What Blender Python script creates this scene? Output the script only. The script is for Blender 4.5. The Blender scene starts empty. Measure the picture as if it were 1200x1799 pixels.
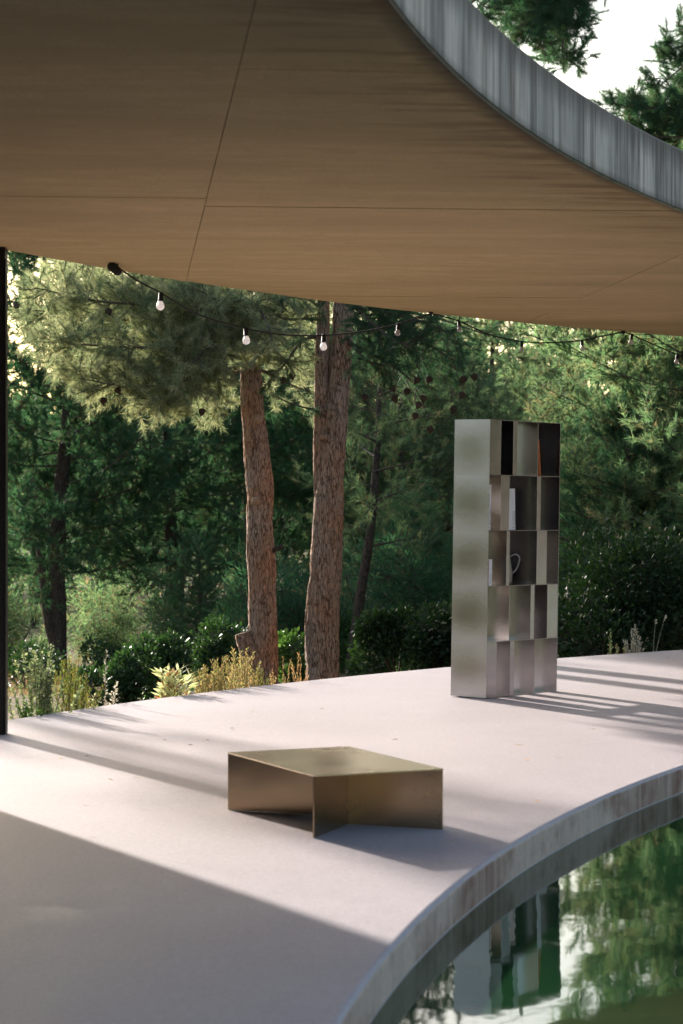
import bpy, bmesh, math, random
import numpy as np
from mathutils import Vector, Matrix, noise as mnoise

# ------------------------------------------------------------------ camera, sky, sun, exposure
S = bpy.context.scene
COL = S.collection
F, HX, HY, HC = 4250.0, 600.0, 868.0, 1.46          # focal length in photo pixels, horizon row, eye height
cam = bpy.data.cameras.new('camera'); camo = bpy.data.objects.new('camera', cam); COL.objects.link(camo)
camo.location = (0, 0, HC); camo.rotation_euler = (math.radians(90), 0, 0)
cam.sensor_fit = 'VERTICAL'; cam.sensor_height = 36; cam.sensor_width = 24
cam.lens = F / 1799 * 36; cam.shift_y = -(899.5 - HY) / 1799
cam.clip_end = 6000; cam.clip_start = 0.05
cam.dof.use_dof = True; cam.dof.focus_distance = 18.5; cam.dof.aperture_fstop = 5.0
S.camera = camo

SUN_AZ = math.atan2(-0.467, 0.884); SUN_EL = math.radians(14.6)
W = bpy.data.worlds.new('World'); S.world = W; W.use_nodes = True
nt = W.node_tree; nt.nodes.clear()
sky = nt.nodes.new('ShaderNodeTexSky'); sky.sky_type = 'NISHITA'; sky.sun_disc = False
sky.sun_elevation = SUN_EL; sky.sun_rotation = SUN_AZ; sky.air_density = 1.0; sky.dust_density = 2.0; sky.ozone_density = 1.0
bg = nt.nodes.new('ShaderNodeBackground'); bg.inputs[1].default_value = 0.15
wo = nt.nodes.new('ShaderNodeOutputWorld'); nt.links.new(sky.outputs[0], bg.inputs[0]); nt.links.new(bg.outputs[0], wo.inputs[0])
sl = bpy.data.lights.new('sun', 'SUN'); so = bpy.data.objects.new('sun', sl); COL.objects.link(so)
sl.energy = 5.0; sl.angle = math.radians(0.9); sl.color = (1.0, 0.93, 0.86)
sd = Vector((0.467 * math.cos(SUN_EL), -0.884 * math.cos(SUN_EL), -math.sin(SUN_EL)))
so.rotation_euler = sd.to_track_quat('-Z', 'Y').to_euler()
S.view_settings.view_transform = 'Standard'; S.view_settings.look = 'None'
S.view_settings.gamma = 1; S.view_settings.exposure = 1.3; S.view_settings.use_curve_mapping = False
S.render.engine = 'CYCLES'
S.cycles.max_bounces = 9; S.cycles.diffuse_bounces = 5; S.cycles.glossy_bounces = 8; S.cycles.transmission_bounces = 4
S.cycles.caustics_reflective = False; S.cycles.caustics_refractive = False; S.cycles.adaptive_threshold = 0.01; S.cycles.sample_clamp_indirect = 6; S.cycles.use_denoising = True

# ------------------------------------------------------------------ helpers
RNG = np.random.default_rng(7)
random.seed(7)

def at(px, py, Y):
    return Vector(((px - HX) / F * Y, Y, HC + (HY - py) / F * Y))

def tag(o, label=None, cat=None, group=None, kind=None):
    if label: o['label'] = label
    if cat: o['category'] = cat
    if group: o['group'] = group
    if kind: o['kind'] = kind
    return o

def empty(name, loc, rot=(0, 0, 0)):
    o = bpy.data.objects.new(name, None); COL.objects.link(o)
    o.location = loc; o.rotation_euler = rot; o.empty_display_size = 0.1
    return o

def link(name, me, parent=None, mat=None):
    o = bpy.data.objects.new(name, me); COL.objects.link(o)
    if mat is not None and not me.materials: me.materials.append(mat)
    if parent is not None: o.parent = parent
    return o

def pyd(name, v, f, mat=None, parent=None, smooth=False):
    me = bpy.data.meshes.new(name); me.from_pydata([tuple(p) for p in v], [], [tuple(q) for q in f]); me.update()
    if smooth: me.polygons.foreach_set('use_smooth', [True] * len(me.polygons))
    return link(name, me, parent, mat)

def bulk(name, V, idx, k, mat, parent=None, rnd=None):
    """fast mesh from numpy: V (n,3), idx flat, k verts per face, rnd per-vertex attribute"""
    me = bpy.data.meshes.new(name); n = len(V); nf = len(idx) // k
    me.vertices.add(n); me.vertices.foreach_set('co', np.asarray(V, np.float32).ravel())
    me.loops.add(len(idx)); me.loops.foreach_set('vertex_index', np.asarray(idx, np.int32))
    me.polygons.add(nf); me.polygons.foreach_set('loop_start', np.arange(0, nf * k, k, dtype=np.int32))
    me.polygons.foreach_set('loop_total', np.full(nf, k, np.int32))
    if rnd is not None:
        a = me.attributes.new('rnd', 'FLOAT', 'POINT'); a.data.foreach_set('value', np.asarray(rnd, np.float32))
    me.update(calc_edges=True)
    return link(name, me, parent, mat)

def box_me(name, sx, sy, sz, bev=0.0, mat=None):
    """box with its corner at origin, extents sx sy sz"""
    bm = bmesh.new(); bmesh.ops.create_cube(bm, size=1)
    for v in bm.verts: v.co = Vector(((v.co.x + .5) * sx, (v.co.y + .5) * sy, (v.co.z + .5) * sz))
    if bev: bmesh.ops.bevel(bm, geom=bm.edges[:], offset=bev, segments=1, affect='EDGES')
    me = bpy.data.meshes.new(name); bm.to_mesh(me); bm.free()
    if mat: me.materials.append(mat)
    return me

def lathe(name, prof, seg, mat, parent=None, smooth=True):
    v, f = [], []
    for (r, z) in prof:
        for k in range(seg):
            a = 2 * math.pi * k / seg; v.append((r * math.cos(a), r * math.sin(a), z))
    for i in range(len(prof) - 1):
        for k in range(seg):
            a, b = i * seg + k, i * seg + (k + 1) % seg
            f.append((a, b, b + seg, a + seg))
    return pyd(name, v, f, mat, parent, smooth)

def tube_geo(pts, rad, sides, cap=True):
    P = np.array([tuple(p) for p in pts], float); n = len(P)
    T = np.gradient(P, axis=0); T /= np.linalg.norm(T, axis=1)[:, None] + 1e-9
    ref = np.array([0, 0, 1.0]) if abs(T[0][2]) < .8 else np.array([1.0, 0, 0])
    v, f = [], []
    u = np.cross(T[0], ref); u /= np.linalg.norm(u)
    for i in range(n):
        u = u - T[i] * np.dot(u, T[i]); u /= np.linalg.norm(u); w = np.cross(T[i], u)
        for k in range(sides):
            a = 2 * math.pi * k / sides
            v.append(P[i] + rad[i] * (math.cos(a) * u + math.sin(a) * w))
    for i in range(n - 1):
        for k in range(sides):
            a, b = i * sides + k, i * sides + (k + 1) % sides
            f.append((a, b, b + sides, a + sides))
    if cap: f.append(tuple(range(sides))[::-1]); f.append(tuple(range((n - 1) * sides, n * sides)))
    return v, f

def spline(pts, n):
    """Catmull-Rom through pts (any dimension)"""
    P = np.array([tuple(p) for p in pts], float); P = np.vstack([2 * P[0] - P[1], P, 2 * P[-1] - P[-2]])
    m = len(P) - 3; out = []
    for t in np.linspace(0, m, n):
        i = min(int(t), m - 1); s = t - i; a, b, c, d = P[i:i + 4]
        out.append(.5 * ((2 * b) + (c - a) * s + (2 * a - 5 * b + 4 * c - d) * s * s + (3 * b - a - 3 * c + d) * s ** 3))
    return np.array(out)

# ------------------------------------------------------------------ materials
class NT:
    def __init__(s, name):
        s.m = bpy.data.materials.new(name); s.m.use_nodes = True; s.t = s.m.node_tree; s.t.nodes.clear()
        s.out = s.n('ShaderNodeOutputMaterial')
    def n(s, typ, **kw):
        nd = s.t.nodes.new(typ)
        for k, v in kw.items(): setattr(nd, k, v)
        return nd
    def l(s, a, b): s.t.links.new(a, b)
    def set(s, sock, v):
        if hasattr(v, 'is_output'): s.l(v, sock)
        elif isinstance(v, (tuple, list)) and len(v) == 3 and sock.type == 'RGBA': sock.default_value = (*v, 1)
        else: sock.default_value = v
    def pos(s): return s.n('ShaderNodeNewGeometry').outputs['Position']
    def obj(s): return s.n('ShaderNodeTexCoord').outputs['Object']
    def mapv(s, vec, scale=(1, 1, 1), rot=(0, 0, 0), loc=(0, 0, 0)):
        m = s.n('ShaderNodeMapping'); s.l(vec, m.inputs[0]); m.inputs['Scale'].default_value = scale
        m.inputs['Rotation'].default_value = rot; m.inputs['Location'].default_value = loc; return m.outputs[0]
    def noise(s, vec, scale, detail=4, rough=.55, dist=0):
        n = s.n('ShaderNodeTexNoise'); s.l(vec, n.inputs['Vector']); n.inputs['Scale'].default_value = scale
        n.inputs['Detail'].default_value = detail; n.inputs['Roughness'].default_value = rough; n.inputs['Distortion'].default_value = dist
        return n.outputs[0]
    def voro(s, vec, scale, feature='F1', rnd=1.0):
        n = s.n('ShaderNodeTexVoronoi', feature=feature); s.l(vec, n.inputs['Vector']); n.inputs['Scale'].default_value = scale
        n.inputs['Randomness'].default_value = rnd; return n.outputs[0]
    def ramp(s, fac, stops, interp='LINEAR'):
        r = s.n('ShaderNodeValToRGB'); s.l(fac, r.inputs[0]); e = r.color_ramp.elements; r.color_ramp.interpolation = interp
        while len(e) < len(stops): e.new(0.5)
        for i, (p, c) in enumerate(stops):
            e[i].position = p; e[i].color = (*c, 1) if isinstance(c, (tuple, list)) else (c, c, c, 1)
        return r.outputs[0]
    def mix(s, fac, a, b, blend='MIX'):
        m = s.n('ShaderNodeMix', data_type='RGBA', blend_type=blend)
        s.set(m.inputs[0], fac); s.set(m.inputs[6], a); s.set(m.inputs[7], b); return m.outputs[2]
    def math(s, op, a, b=0.0, clamp=False):
        m = s.n('ShaderNodeMath', operation=op, use_clamp=clamp); s.set(m.inputs[0], a); s.set(m.inputs[1], b); return m.outputs[0]
    def bump(s, h, strength, dist, normal=None):
        b = s.n('ShaderNodeBump'); b.inputs['Strength'].default_value = strength; b.inputs['Distance'].default_value = dist
        s.l(h, b.inputs['Height'])
        if normal is not None: s.l(normal, b.inputs['Normal'])
        return b.outputs[0]
    def pbr(s, color, rough=.6, metal=0.0, normal=None, spec=None, **kw):
        p = s.n('ShaderNodeBsdfPrincipled'); s.set(p.inputs['Base Color'], color); s.set(p.inputs['Roughness'], rough)
        p.inputs['Metallic'].default_value = metal
        if normal is not None: s.l(normal, p.inputs['Normal'])
        if spec is not None: p.inputs['Specular IOR Level'].default_value = spec
        for k, v in kw.items(): s.set(p.inputs[k], v)
        s.l(p.outputs[0], s.out.inputs[0]); return s.m

def sep(n, v):
    x = n.n('ShaderNodeSeparateXYZ'); n.l(v, x.inputs[0]); return x.outputs

CX, CY = 20.5, 4.11                                  # centre of the ring plan

def mat_deck():
    n = NT('deck_concrete'); p = n.pos()
    a = n.noise(p, .55, 6, .6); b = n.noise(p, 9, 5, .6); g = n.noise(p, 120, 4, .75); sp = n.voro(p, 70)
    c = n.mix(n.ramp(a, [(.35, 0), (.62, 1)]), (.475, .415, .43), (.555, .49, .505))
    c = n.mix(n.math('MULTIPLY', n.ramp(b, [(.38, 0), (.7, 1)]), .4), c, (.44, .385, .39))
    c = n.mix(n.math('MULTIPLY', n.ramp(g, [(.38, 1), (.55, 0)]), .75), c, (.32, .275, .275))
    c = n.mix(n.math('MULTIPLY', n.ramp(n.noise(p, 34, 5, .75), [(.42, 0), (.62, 1)]), .35), c, (.64, .575, .585))
    c = n.mix(n.math('MULTIPLY', n.ramp(sp, [(.0, 1), (.2, 0)]), .55), c, (.78, .73, .72))
    crack = n.noise(n.mapv(p, (1, 1, 1)), 2.2, 8, .7, .6)
    c = n.mix(n.math('MULTIPLY', n.ramp(crack, [(.60, 0), (.72, 1)]), .22), c, (.46, .40, .37))
    sc = n.noise(p, 5.5, 7, .72, .8); big = n.noise(p, .8, 3, .5)
    scuff = n.math('MULTIPLY', n.ramp(sc, [(.5, 0), (.66, 1)]), n.ramp(big, [(.45, 0), (.62, 1)]))
    r = n.mix(scuff, n.mix(n.ramp(b, [(.3, 0), (.7, 1)]), (.62, .62, .62), (.54, .54, .54)), (.44, .44, .44))
    nm = n.bump(g, .25, .004); nm = n.bump(n.noise(p, 22, 5, .6), .12, .01, nm)
    return n.pbr(c, r, 0, nm, .25)

def ring_coords(n):
    """(arc length, radius, z) around the ring centre"""
    x, y, z = sep(n, n.pos()); dx = n.math('SUBTRACT', x, CX); dy = n.math('SUBTRACT', y, CY)
    ang = n.math('ARCTAN2', dy, n.math('MULTIPLY', dx, -1.0)); arc = n.math('MULTIPLY', ang, 21.0)
    r = n.math('SQRT', n.math('ADD', n.math('MULTIPLY', dx, dx), n.math('MULTIPLY', dy, dy)))
    c = n.n('ShaderNodeCombineXYZ'); n.l(arc, c.inputs[0]); n.l(r, c.inputs[1]); n.l(z, c.inputs[2])
    return c.outputs[0], r, z, arc

def mat_pool_wall():
    n = NT('pool_wall_concrete'); v, r, z, arc = ring_coords(n)
    st = n.noise(n.mapv(v, (6, .2, .9)), 1.0, 5, .6, .3); bl = n.noise(n.mapv(v, (1.3, .3, 2.2)), 1.0, 4, .6)
    f = n.noise(v, 40, 5, .6)
    c = n.mix(n.ramp(st, [(.3, 0), (.7, 1)]), (.80, .61, .49), (.64, .48, .385))
    rust = n.math('MULTIPLY', n.ramp(bl, [(.47, 0), (.6, 1)]), n.ramp(st, [(.35, .25), (.65, 1)]))
    c = n.mix(n.math('MULTIPLY', rust, .9), c, (.27, .12, .08))
    c = n.mix(n.math('MULTIPLY', n.ramp(f, [(.4, 0), (.7, 1)]), .3), c, (.30, .27, .26))
    wet = n.ramp(n.math('ADD', z, n.math('MULTIPLY', n.math('SUBTRACT', st, .5), .05)), [(-.0, 0), (1, 0)])
    return n.pbr(c, .9, 0, n.bump(f, .3, .006), .12)

def mat_fascia():
    n = NT('fascia_concrete'); v, r, z, arc = ring_coords(n)
    s1 = n.noise(n.mapv(v, (13, 0, .5)), 1.0, 6, .7); s2 = n.noise(n.mapv(v, (2.2, 0, .25)), 1.0, 3, .5)
    s3 = n.noise(n.mapv(v, (48, 0, .7)), 1.0, 4, .65); fine = n.noise(v, 60, 5, .6)
    c = n.mix(n.ramp(s1, [(.40, 0), (.55, 1)]), (.25, .165, .12), (.84, .645, .515))
    c = n.mix(n.math('MULTIPLY', n.ramp(s2, [(.42, 1), (.60, 0)]), .6), c, (.15, .12, .10))
    c = n.mix(n.math('MULTIPLY', n.ramp(s3, [(.5, 0), (.6, 1)]), .6), c, (.92, .74, .60))
    top = n.ramp(n.math('SUBTRACT', z, 2.96), [(.20, 0), (.34, 1)])
    c = n.mix(n.math('MULTIPLY', n.math('MULTIPLY', top, n.ramp(s2, [(.3, .3), (.6, 1)])), .7), c, (.10, .085, .075))
    dr = n.noise(n.mapv(v, (7, 0, 0)), 1.0, 5, .7); dz = n.math('ADD', n.math('DIVIDE', n.math('SUBTRACT', z, 2.96), .334), n.math('MULTIPLY', n.math('SUBTRACT', dr, .5), 2.6))
    c = n.mix(n.math('MULTIPLY', n.ramp(dz, [(.55, 0), (1.0, 1)]), .6), c, (.15, .105, .075))
    low = n.ramp(n.math('SUBTRACT', z, 2.96), [(.0, 1), (.05, 0)])
    c = n.mix(n.math('MULTIPLY', low, .75), c, (.06, .05, .035))
    return n.pbr(c, .85, 0, n.bump(fine, .35, .006), .2)

ROT = math.atan2(0.0861, 1.0)                        # the soffit boards run a little askew to the view axis
def mat_soffit():
    n = NT('soffit_concrete'); v, r, z, arc = ring_coords(n)
    p = n.mapv(n.pos(), (1, 1, 1), (0, 0, -ROT))
    g1 = n.noise(n.mapv(p, (.8, 5.5, 1)), 1.0, 7, .7, .4); g2 = n.noise(n.mapv(p, (1.2, 55, 1)), 1.0, 4, .6)
    bl = n.noise(n.mapv(p, (.35, 1.1, 1)), 1.0, 4, .55, .4); fine = n.noise(n.mapv(p, (12, 90, 1)), 1.0, 3, .6)
    oi = n.n('ShaderNodeObjectInfo').outputs['Random']
    c = n.mix(n.ramp(g1, [(.33, 0), (.68, 1)]), (.66, .475, .255), (.82, .61, .34))
    c = n.mix(n.math('MULTIPLY', n.ramp(g2, [(.45, 0), (.72, 1)]), .4), c, (.50, .35, .17))
    c = n.mix(n.math('MULTIPLY', n.ramp(bl, [(.42, 0), (.66, 1)]), .7), c, (.46, .33, .18))
    iso = n.noise(p, 7, 7, .7, .5); c = n.mix(n.math('MULTIPLY', n.ramp(iso, [(.42, 0), (.66, 1)]), .45), c, (.49, .345, .175))
    c = n.mix(n.math('MULTIPLY', n.ramp(n.noise(n.mapv(p, (45, 70, 1)), 1.0, 4, .75), [(.40, 1), (.58, 0)]), .5), c, (.46, .325, .165))
    c = n.mix(n.math('MULTIPLY', oi, .25), c, (.52, .37, .19))
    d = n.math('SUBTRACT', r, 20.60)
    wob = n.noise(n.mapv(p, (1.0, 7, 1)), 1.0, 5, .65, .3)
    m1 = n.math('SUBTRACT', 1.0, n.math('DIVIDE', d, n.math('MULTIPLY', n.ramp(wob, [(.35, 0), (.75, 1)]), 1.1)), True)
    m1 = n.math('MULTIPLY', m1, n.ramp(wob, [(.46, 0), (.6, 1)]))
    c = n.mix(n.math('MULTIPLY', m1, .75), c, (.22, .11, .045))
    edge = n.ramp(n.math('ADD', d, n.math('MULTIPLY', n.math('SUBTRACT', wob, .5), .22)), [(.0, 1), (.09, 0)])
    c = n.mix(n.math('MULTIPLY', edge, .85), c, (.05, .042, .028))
    return n.pbr(c, .8, 0, n.bump(g2, .25, .004, n.bump(fine, .15, .003)), .25)

def mat_steel(name, col, r0, r1, wob=.06, brush=False):
    n = NT(name); p = n.obj()
    a = n.noise(p, 3.0, 5, .6); b = n.noise(p, 38, 4, .65); s = n.noise(n.mapv(p, (3, 3, 130)), 1.0, 3, .6)
    c = n.mix(n.ramp(a, [(.3, 0), (.7, 1)]), tuple(x * .84 for x in col), col)
    c = n.mix(n.math('MULTIPLY', n.ramp(b, [(.4, 0), (.75, 1)]), .15), c, tuple(x * .8 for x in col))
    rr = n.n('ShaderNodeMapRange'); n.l(n.mix(.15, a, b), rr.inputs[0]); rr.inputs[1].default_value = .3; rr.inputs[2].default_value = .7
    rr.inputs[3].default_value = r0; rr.inputs[4].default_value = r1
    nm = n.bump(n.noise(p, 2.6, 2, .5), wob, .05); nm = n.bump(s, .015, .002, nm)
    return n.pbr(c, rr.outputs[0], 1.0, nm)

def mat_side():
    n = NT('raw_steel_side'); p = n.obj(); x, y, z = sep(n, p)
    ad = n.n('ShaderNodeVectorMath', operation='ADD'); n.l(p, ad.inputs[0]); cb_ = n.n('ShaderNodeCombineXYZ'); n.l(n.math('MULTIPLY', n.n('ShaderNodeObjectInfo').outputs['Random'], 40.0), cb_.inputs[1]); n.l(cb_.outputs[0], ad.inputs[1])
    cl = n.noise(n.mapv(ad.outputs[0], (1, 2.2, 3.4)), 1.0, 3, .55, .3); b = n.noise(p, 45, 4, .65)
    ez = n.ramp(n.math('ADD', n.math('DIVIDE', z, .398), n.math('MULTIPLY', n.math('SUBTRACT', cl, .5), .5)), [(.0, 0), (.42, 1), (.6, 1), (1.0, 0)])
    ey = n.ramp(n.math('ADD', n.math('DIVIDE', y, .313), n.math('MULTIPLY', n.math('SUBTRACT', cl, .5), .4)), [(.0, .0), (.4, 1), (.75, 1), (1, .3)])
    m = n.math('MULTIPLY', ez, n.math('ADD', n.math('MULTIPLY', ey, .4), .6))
    c = n.mix(m, (.56, .525, .53), (.42, .39, .375)); c = n.mix(n.math('MULTIPLY', n.ramp(b, [(.4, 0), (.7, 1)]), .25), c, (.46, .44, .42))  # oxide and soft reflections painted in: darker panel centres, paler near seams
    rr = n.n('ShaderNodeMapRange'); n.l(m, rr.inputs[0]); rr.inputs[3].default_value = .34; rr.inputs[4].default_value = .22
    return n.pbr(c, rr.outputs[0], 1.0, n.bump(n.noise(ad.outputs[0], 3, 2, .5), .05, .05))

def plain(name, col, rough=.6, metal=0, var=.25, scale=25, spec=.4):
    n = NT(name); a = n.noise(n.obj(), scale, 5, .6)
    c = n.mix(n.ramp(a, [(.3, 0), (.7, 1)]), tuple(x * (1 - var) for x in col), tuple(min(1, x * (1 + var * .5)) for x in col))
    return n.pbr(c, rough, metal, n.bump(a, .15, .004), spec)

def mat_leaf(name, c0, c1, trans=.4, tcol=None, rough=.65, spec=.18, dead=None, deadp=.0):
    n = NT(name)
    at_ = n.n('ShaderNodeAttribute', attribute_name='rnd').outputs['Fac']
    c = n.ramp(at_, [(0, c0), (.55, tuple((a + b) / 2 for a, b in zip(c0, c1))), (1, c1)])
    if dead:
        c = n.ramp(at_, [(0, c0), (max(.05, 1 - deadp - .1), c1), (1 - deadp, dead), (1, dead)])
    oi = n.n('ShaderNodeObjectInfo').outputs['Random']
    hs = n.n('ShaderNodeHueSaturation'); n.l(c, hs.inputs['Color'])
    n.l(n.math('ADD', n.math('MULTIPLY', oi, .5), .75), hs.inputs['Value']); hs.inputs['Hue'].default_value = .5
    c = hs.outputs[0]
    p = n.n('ShaderNodeBsdfPrincipled'); n.l(c, p.inputs['Base Color']); p.inputs['Roughness'].default_value = rough
    p.inputs['Specular IOR Level'].default_value = spec
    t = n.n('ShaderNodeBsdfTranslucent'); n.l(n.mix(1.0, c, tcol or (2.0, 1.9, 1.0), 'MULTIPLY'), t.inputs[0])
    m = n.n('ShaderNodeMixShader'); m.inputs[0].default_value = trans
    n.l(p.outputs[0], m.inputs[1]); n.l(t.outputs[0], m.inputs[2]); n.l(m.outputs[0], n.out.inputs[0])
    return n.m

def mat_bark(name, c_plate, c_fis, c_red, sc=1.0):
    n = NT(name); p = n.pos()
    def rid(scale, zs, w, dist):
        a = n.noise(n.mapv(p, (1, 1, zs)), scale, 3, .5, dist); return n.ramp(n.math('ABSOLUTE', n.math('SUBTRACT', a, .5)), [(0, 0), (w, 1)])
    q = n.mapv(p, (1, 1, .24)); nz_ = n.n('ShaderNodeTexNoise'); n.l(q, nz_.inputs['Vector']); nz_.inputs['Scale'].default_value = 20 * sc; nz_.inputs['Detail'].default_value = 4
    e2 = n.voro(n.mix(.05, q, nz_.outputs['Color']), 46 * sc, 'DISTANCE_TO_EDGE')
    h = n.math('ADD', n.math('MULTIPLY', rid(15 * sc, .2, .06, .9), .5), n.math('MULTIPLY', n.ramp(e2, [(0, 0), (.22, 1)]), .7))
    h = n.math('MULTIPLY', h, n.math('ADD', n.math('MULTIPLY', rid(34 * sc, .22, .07, .6), .4), .6))
    fine = n.noise(n.mapv(p, (1, 1, .4)), 70 * sc, 4, .65); big = n.noise(p, 2.4, 4, .6)
    c = n.mix(n.ramp(fine, [(.3, 0), (.7, 1)]), tuple(x * .7 for x in c_plate), c_plate)
    c = n.mix(n.ramp(big, [(.4, 0), (.68, 1)]), c, c_red)
    c = n.mix(n.ramp(h, [(.1, 1), (.85, 0)]), c, c_fis)
    hh = n.math('ADD', h, n.math('MULTIPLY', fine, .5))
    return n.pbr(c, .9, 0, n.bump(hh, .9, .02), .15)

def mat_water():
    n = NT('pool_water'); p = n.pos()
    w1 = n.noise(n.mapv(p, (1.0, .55, 1)), 3.2, 3, .5, .3); w2 = n.noise(n.mapv(p, (1.0, .5, 1)), 15, 2, .5)
    h = n.math('ADD', w1, n.math('MULTIPLY', w2, .18))
    return n.pbr((.012, .050, .018), .025, 0, n.bump(h, .04, .02), .5, IOR=1.33)

def mat_ground():
    n = NT('forest_floor'); p = n.pos()
    a = n.noise(p, .35, 6, .6); b = n.noise(p, 3.5, 6, .65); f = n.noise(p, 30, 5, .7)
    c = n.mix(n.ramp(b, [(.35, 0), (.65, 1)]), (.15, .10, .06), (.24, .18, .10))
    c = n.mix(n.ramp(a, [(.45, 0), (.62, 1)]), c, (.12, .12, .05))
    c = n.mix(n.math('MULTIPLY', n.ramp(f, [(.4, 0), (.65, 1)]), .5), c, (.07, .05, .03))
    return n.pbr(c, .95, 0, n.bump(f, .6, .05), .1)

M = dict(
    deck=mat_deck(), poolwall=mat_pool_wall(), fascia=mat_fascia(), soffit=mat_soffit(), water=mat_water(), ground=mat_ground(),
    steel=mat_steel('raw_steel', (.49, .465, .48), .14, .24, .08), bronze=mat_steel('bronzed_steel', (.52, .40, .26), .19, .29, .09),
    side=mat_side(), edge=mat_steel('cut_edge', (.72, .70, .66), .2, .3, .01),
    darkwall=plain('dark_timber', (.055, .042, .034), .6, 0, .4, 6), black=plain('black_steel', (.022, .02, .019), .45, .6, .3, 12), rubber=plain('black_rubber', (.012, .012, .012), .6),
    bark=mat_bark('pine_bark', (.54, .39, .30), (.085, .046, .032), (.53, .275, .16)),
    bark2=mat_bark('dark_bark', (.13, .10, .08), (.03, .022, .018), (.12, .085, .065)),
    twig=plain('twig_bark', (.085, .06, .045), .9, 0, .4, 30), cone=plain('cone_scales', (.060, .036, .022), .8, 0, .5, 40),
    cut=plain('cut_wood', (.36, .22, .14), .8, 0, .4, 30),
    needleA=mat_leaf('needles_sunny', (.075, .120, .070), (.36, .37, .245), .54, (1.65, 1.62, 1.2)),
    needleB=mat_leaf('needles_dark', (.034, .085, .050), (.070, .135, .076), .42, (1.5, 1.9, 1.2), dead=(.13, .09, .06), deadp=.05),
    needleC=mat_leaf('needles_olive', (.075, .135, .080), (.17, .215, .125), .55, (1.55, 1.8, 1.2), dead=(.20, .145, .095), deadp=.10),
    oak=mat_leaf('oak_leaves', (.018, .048, .022), (.040, .080, .034), .22, (1.8, 2.0, .8), .5, .28),
    oakl=mat_leaf('fresh_leaves', (.035, .085, .032), (.075, .135, .05), .4, (1.9, 2.0, .8), .45, .3),
    rosemary=mat_leaf('rosemary_leaves', (.19, .20, .085), (.34, .30, .15), .42, (1.5, 1.5, 1.0), dead=(.40, .26, .16), deadp=.22),
    rosegreen=mat_leaf('rosemary_green', (.10, .15, .05), (.20, .22, .08), .4, (1.7, 1.7, .9), dead=(.24, .15, .08), deadp=.14),
    variegated=mat_leaf('variegated_leaves', (.33, .38, .20), (.62, .62, .42), .35, (1.3, 1.35, 1.0), dead=(.30, .12, .06), deadp=.12),
    pale=mat_leaf('pale_leaves', (.16, .26, .13), (.48, .52, .36), .35, (1.4, 1.4, .9)),
    silver=mat_leaf('silver_leaves', (.44, .46, .40), (.66, .66, .60), .25, (1.2, 1.2, 1)),
    straw=mat_leaf('dry_straw', (.26, .17, .09), (.42, .30, .18), .35, (1.4, 1.3, .9)),
    ledge=plain('limescale', (.50, .44, .40), .7, 0, .2, 30), paper=plain('white_paper', (.80, .78, .80), .7, 0, .05, 60), red=plain('red_cover', (.28, .03, .03), .5), ink=plain('black_ink', (.02, .02, .02), .6),
    orange=plain('orange_cover', (.50, .13, .03), .55, 0, .3, 40),
    darkbook=plain('dark_cover', (.03, .03, .032), .5), jug=mat_steel('dark_metal_jug', (.34, .31, .29), .25, .35, .02),
)
g = NT('bulb_glass'); g.pbr((.88, .85, .86), .2, 0, None, .5)
_p = [x for x in g.t.nodes if x.type == 'BSDF_PRINCIPLED'][0]; _t = g.n('ShaderNodeBsdfTranslucent'); _t.inputs[0].default_value = (.9, .87, .88, 1)
_m = g.n('ShaderNodeMixShader'); _m.inputs[0].default_value = .5; g.l(_p.outputs[0], _m.inputs[1]); g.l(_t.outputs[0], _m.inputs[2]); g.l(_m.outputs[0], g.out.inputs[0]); M['bulb'] = g.m  # sunlight on the left bulbs put into a white body colour

# ------------------------------------------------------------------ the ring: deck, pool, roof
def fitr(pts):
    P = np.array(pts); th = np.arctan2(P[:, 1] - CY, -(P[:, 0] - CX)); r = np.hypot(P[:, 0] - CX, P[:, 1] - CY)
    c = np.polyfit(th, r, 2); lo, hi = th.min(), th.max()
    return lambda t: float(np.polyval(c, min(max(t, lo), hi)))
def fl(p): Y = F * HC / (p[1] - HY); return ((p[0] - HX) / F * Y, Y)
def rf(p): Y = F * 1.5 / (HY - p[1]); return ((p[0] - HX) / F * Y, Y)
deck_in = fitr([fl(p) for p in [(590, 1799), (700, 1662), (742, 1610), (783, 1571), (833, 1527), (908, 1479), (967, 1446), (1046, 1406), (1117, 1377), (1200, 1346)]])
deck_out = fitr([fl(p) for p in [(11.7, 1265), (146, 1244), (262, 1229), (350, 1219), (467, 1204), (583, 1190), (700, 1180), (980, 1155.6), (1080, 1149), (1160, 1145), (1200, 1141)]])
roof_in = fitr([rf(p) for p in [(684, 0), (723, 48), (788, 119), (853, 178), (897, 212), (957, 251), (1009, 284), (1070, 318), (1157, 355), (1200, 373)]])
roof_out = fitr([rf(p) for p in [(11.7, 441.7), (198, 472), (327, 493), (443, 511.7), (583, 530), (700, 541), (750, 551), (850, 562), (950, 572), (1050, 580), (1200, 590)]])
def ringpt(r, t): return (CX - r * math.cos(t), CY + r * math.sin(t))
NSEG = 900
def sweep(name, prof, mats, matidx, parent=None, t0=-math.pi, t1=math.pi, n=NSEG, closed=True, smooth=()):
    """prof: list of (radius function, offset, z)"""
    v, f, mi, sm = [], [], [], []
    m = n if closed else n + 1; k = len(prof)
    for i in range(m):
        t = t0 + (t1 - t0) * i / n
        for (fn, off, z) in prof: v.append((*ringpt(fn(t) + off, t), z))
    for i in range(n):
        a, b = i * k, ((i + 1) % m) * k
        for j in range(k - 1):
            f.append((a + j, a + j + 1, b + j + 1, b + j)); mi.append(matidx[j]); sm.append(j in smooth)
    me = bpy.data.meshes.new(name); me.from_pydata(v, [], f); me.update()
    for q in mats: me.materials.append(q)
    me.polygons.foreach_set('material_index', mi); me.polygons.foreach_set('use_smooth', sm)
    return link(name, me, parent)

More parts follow.
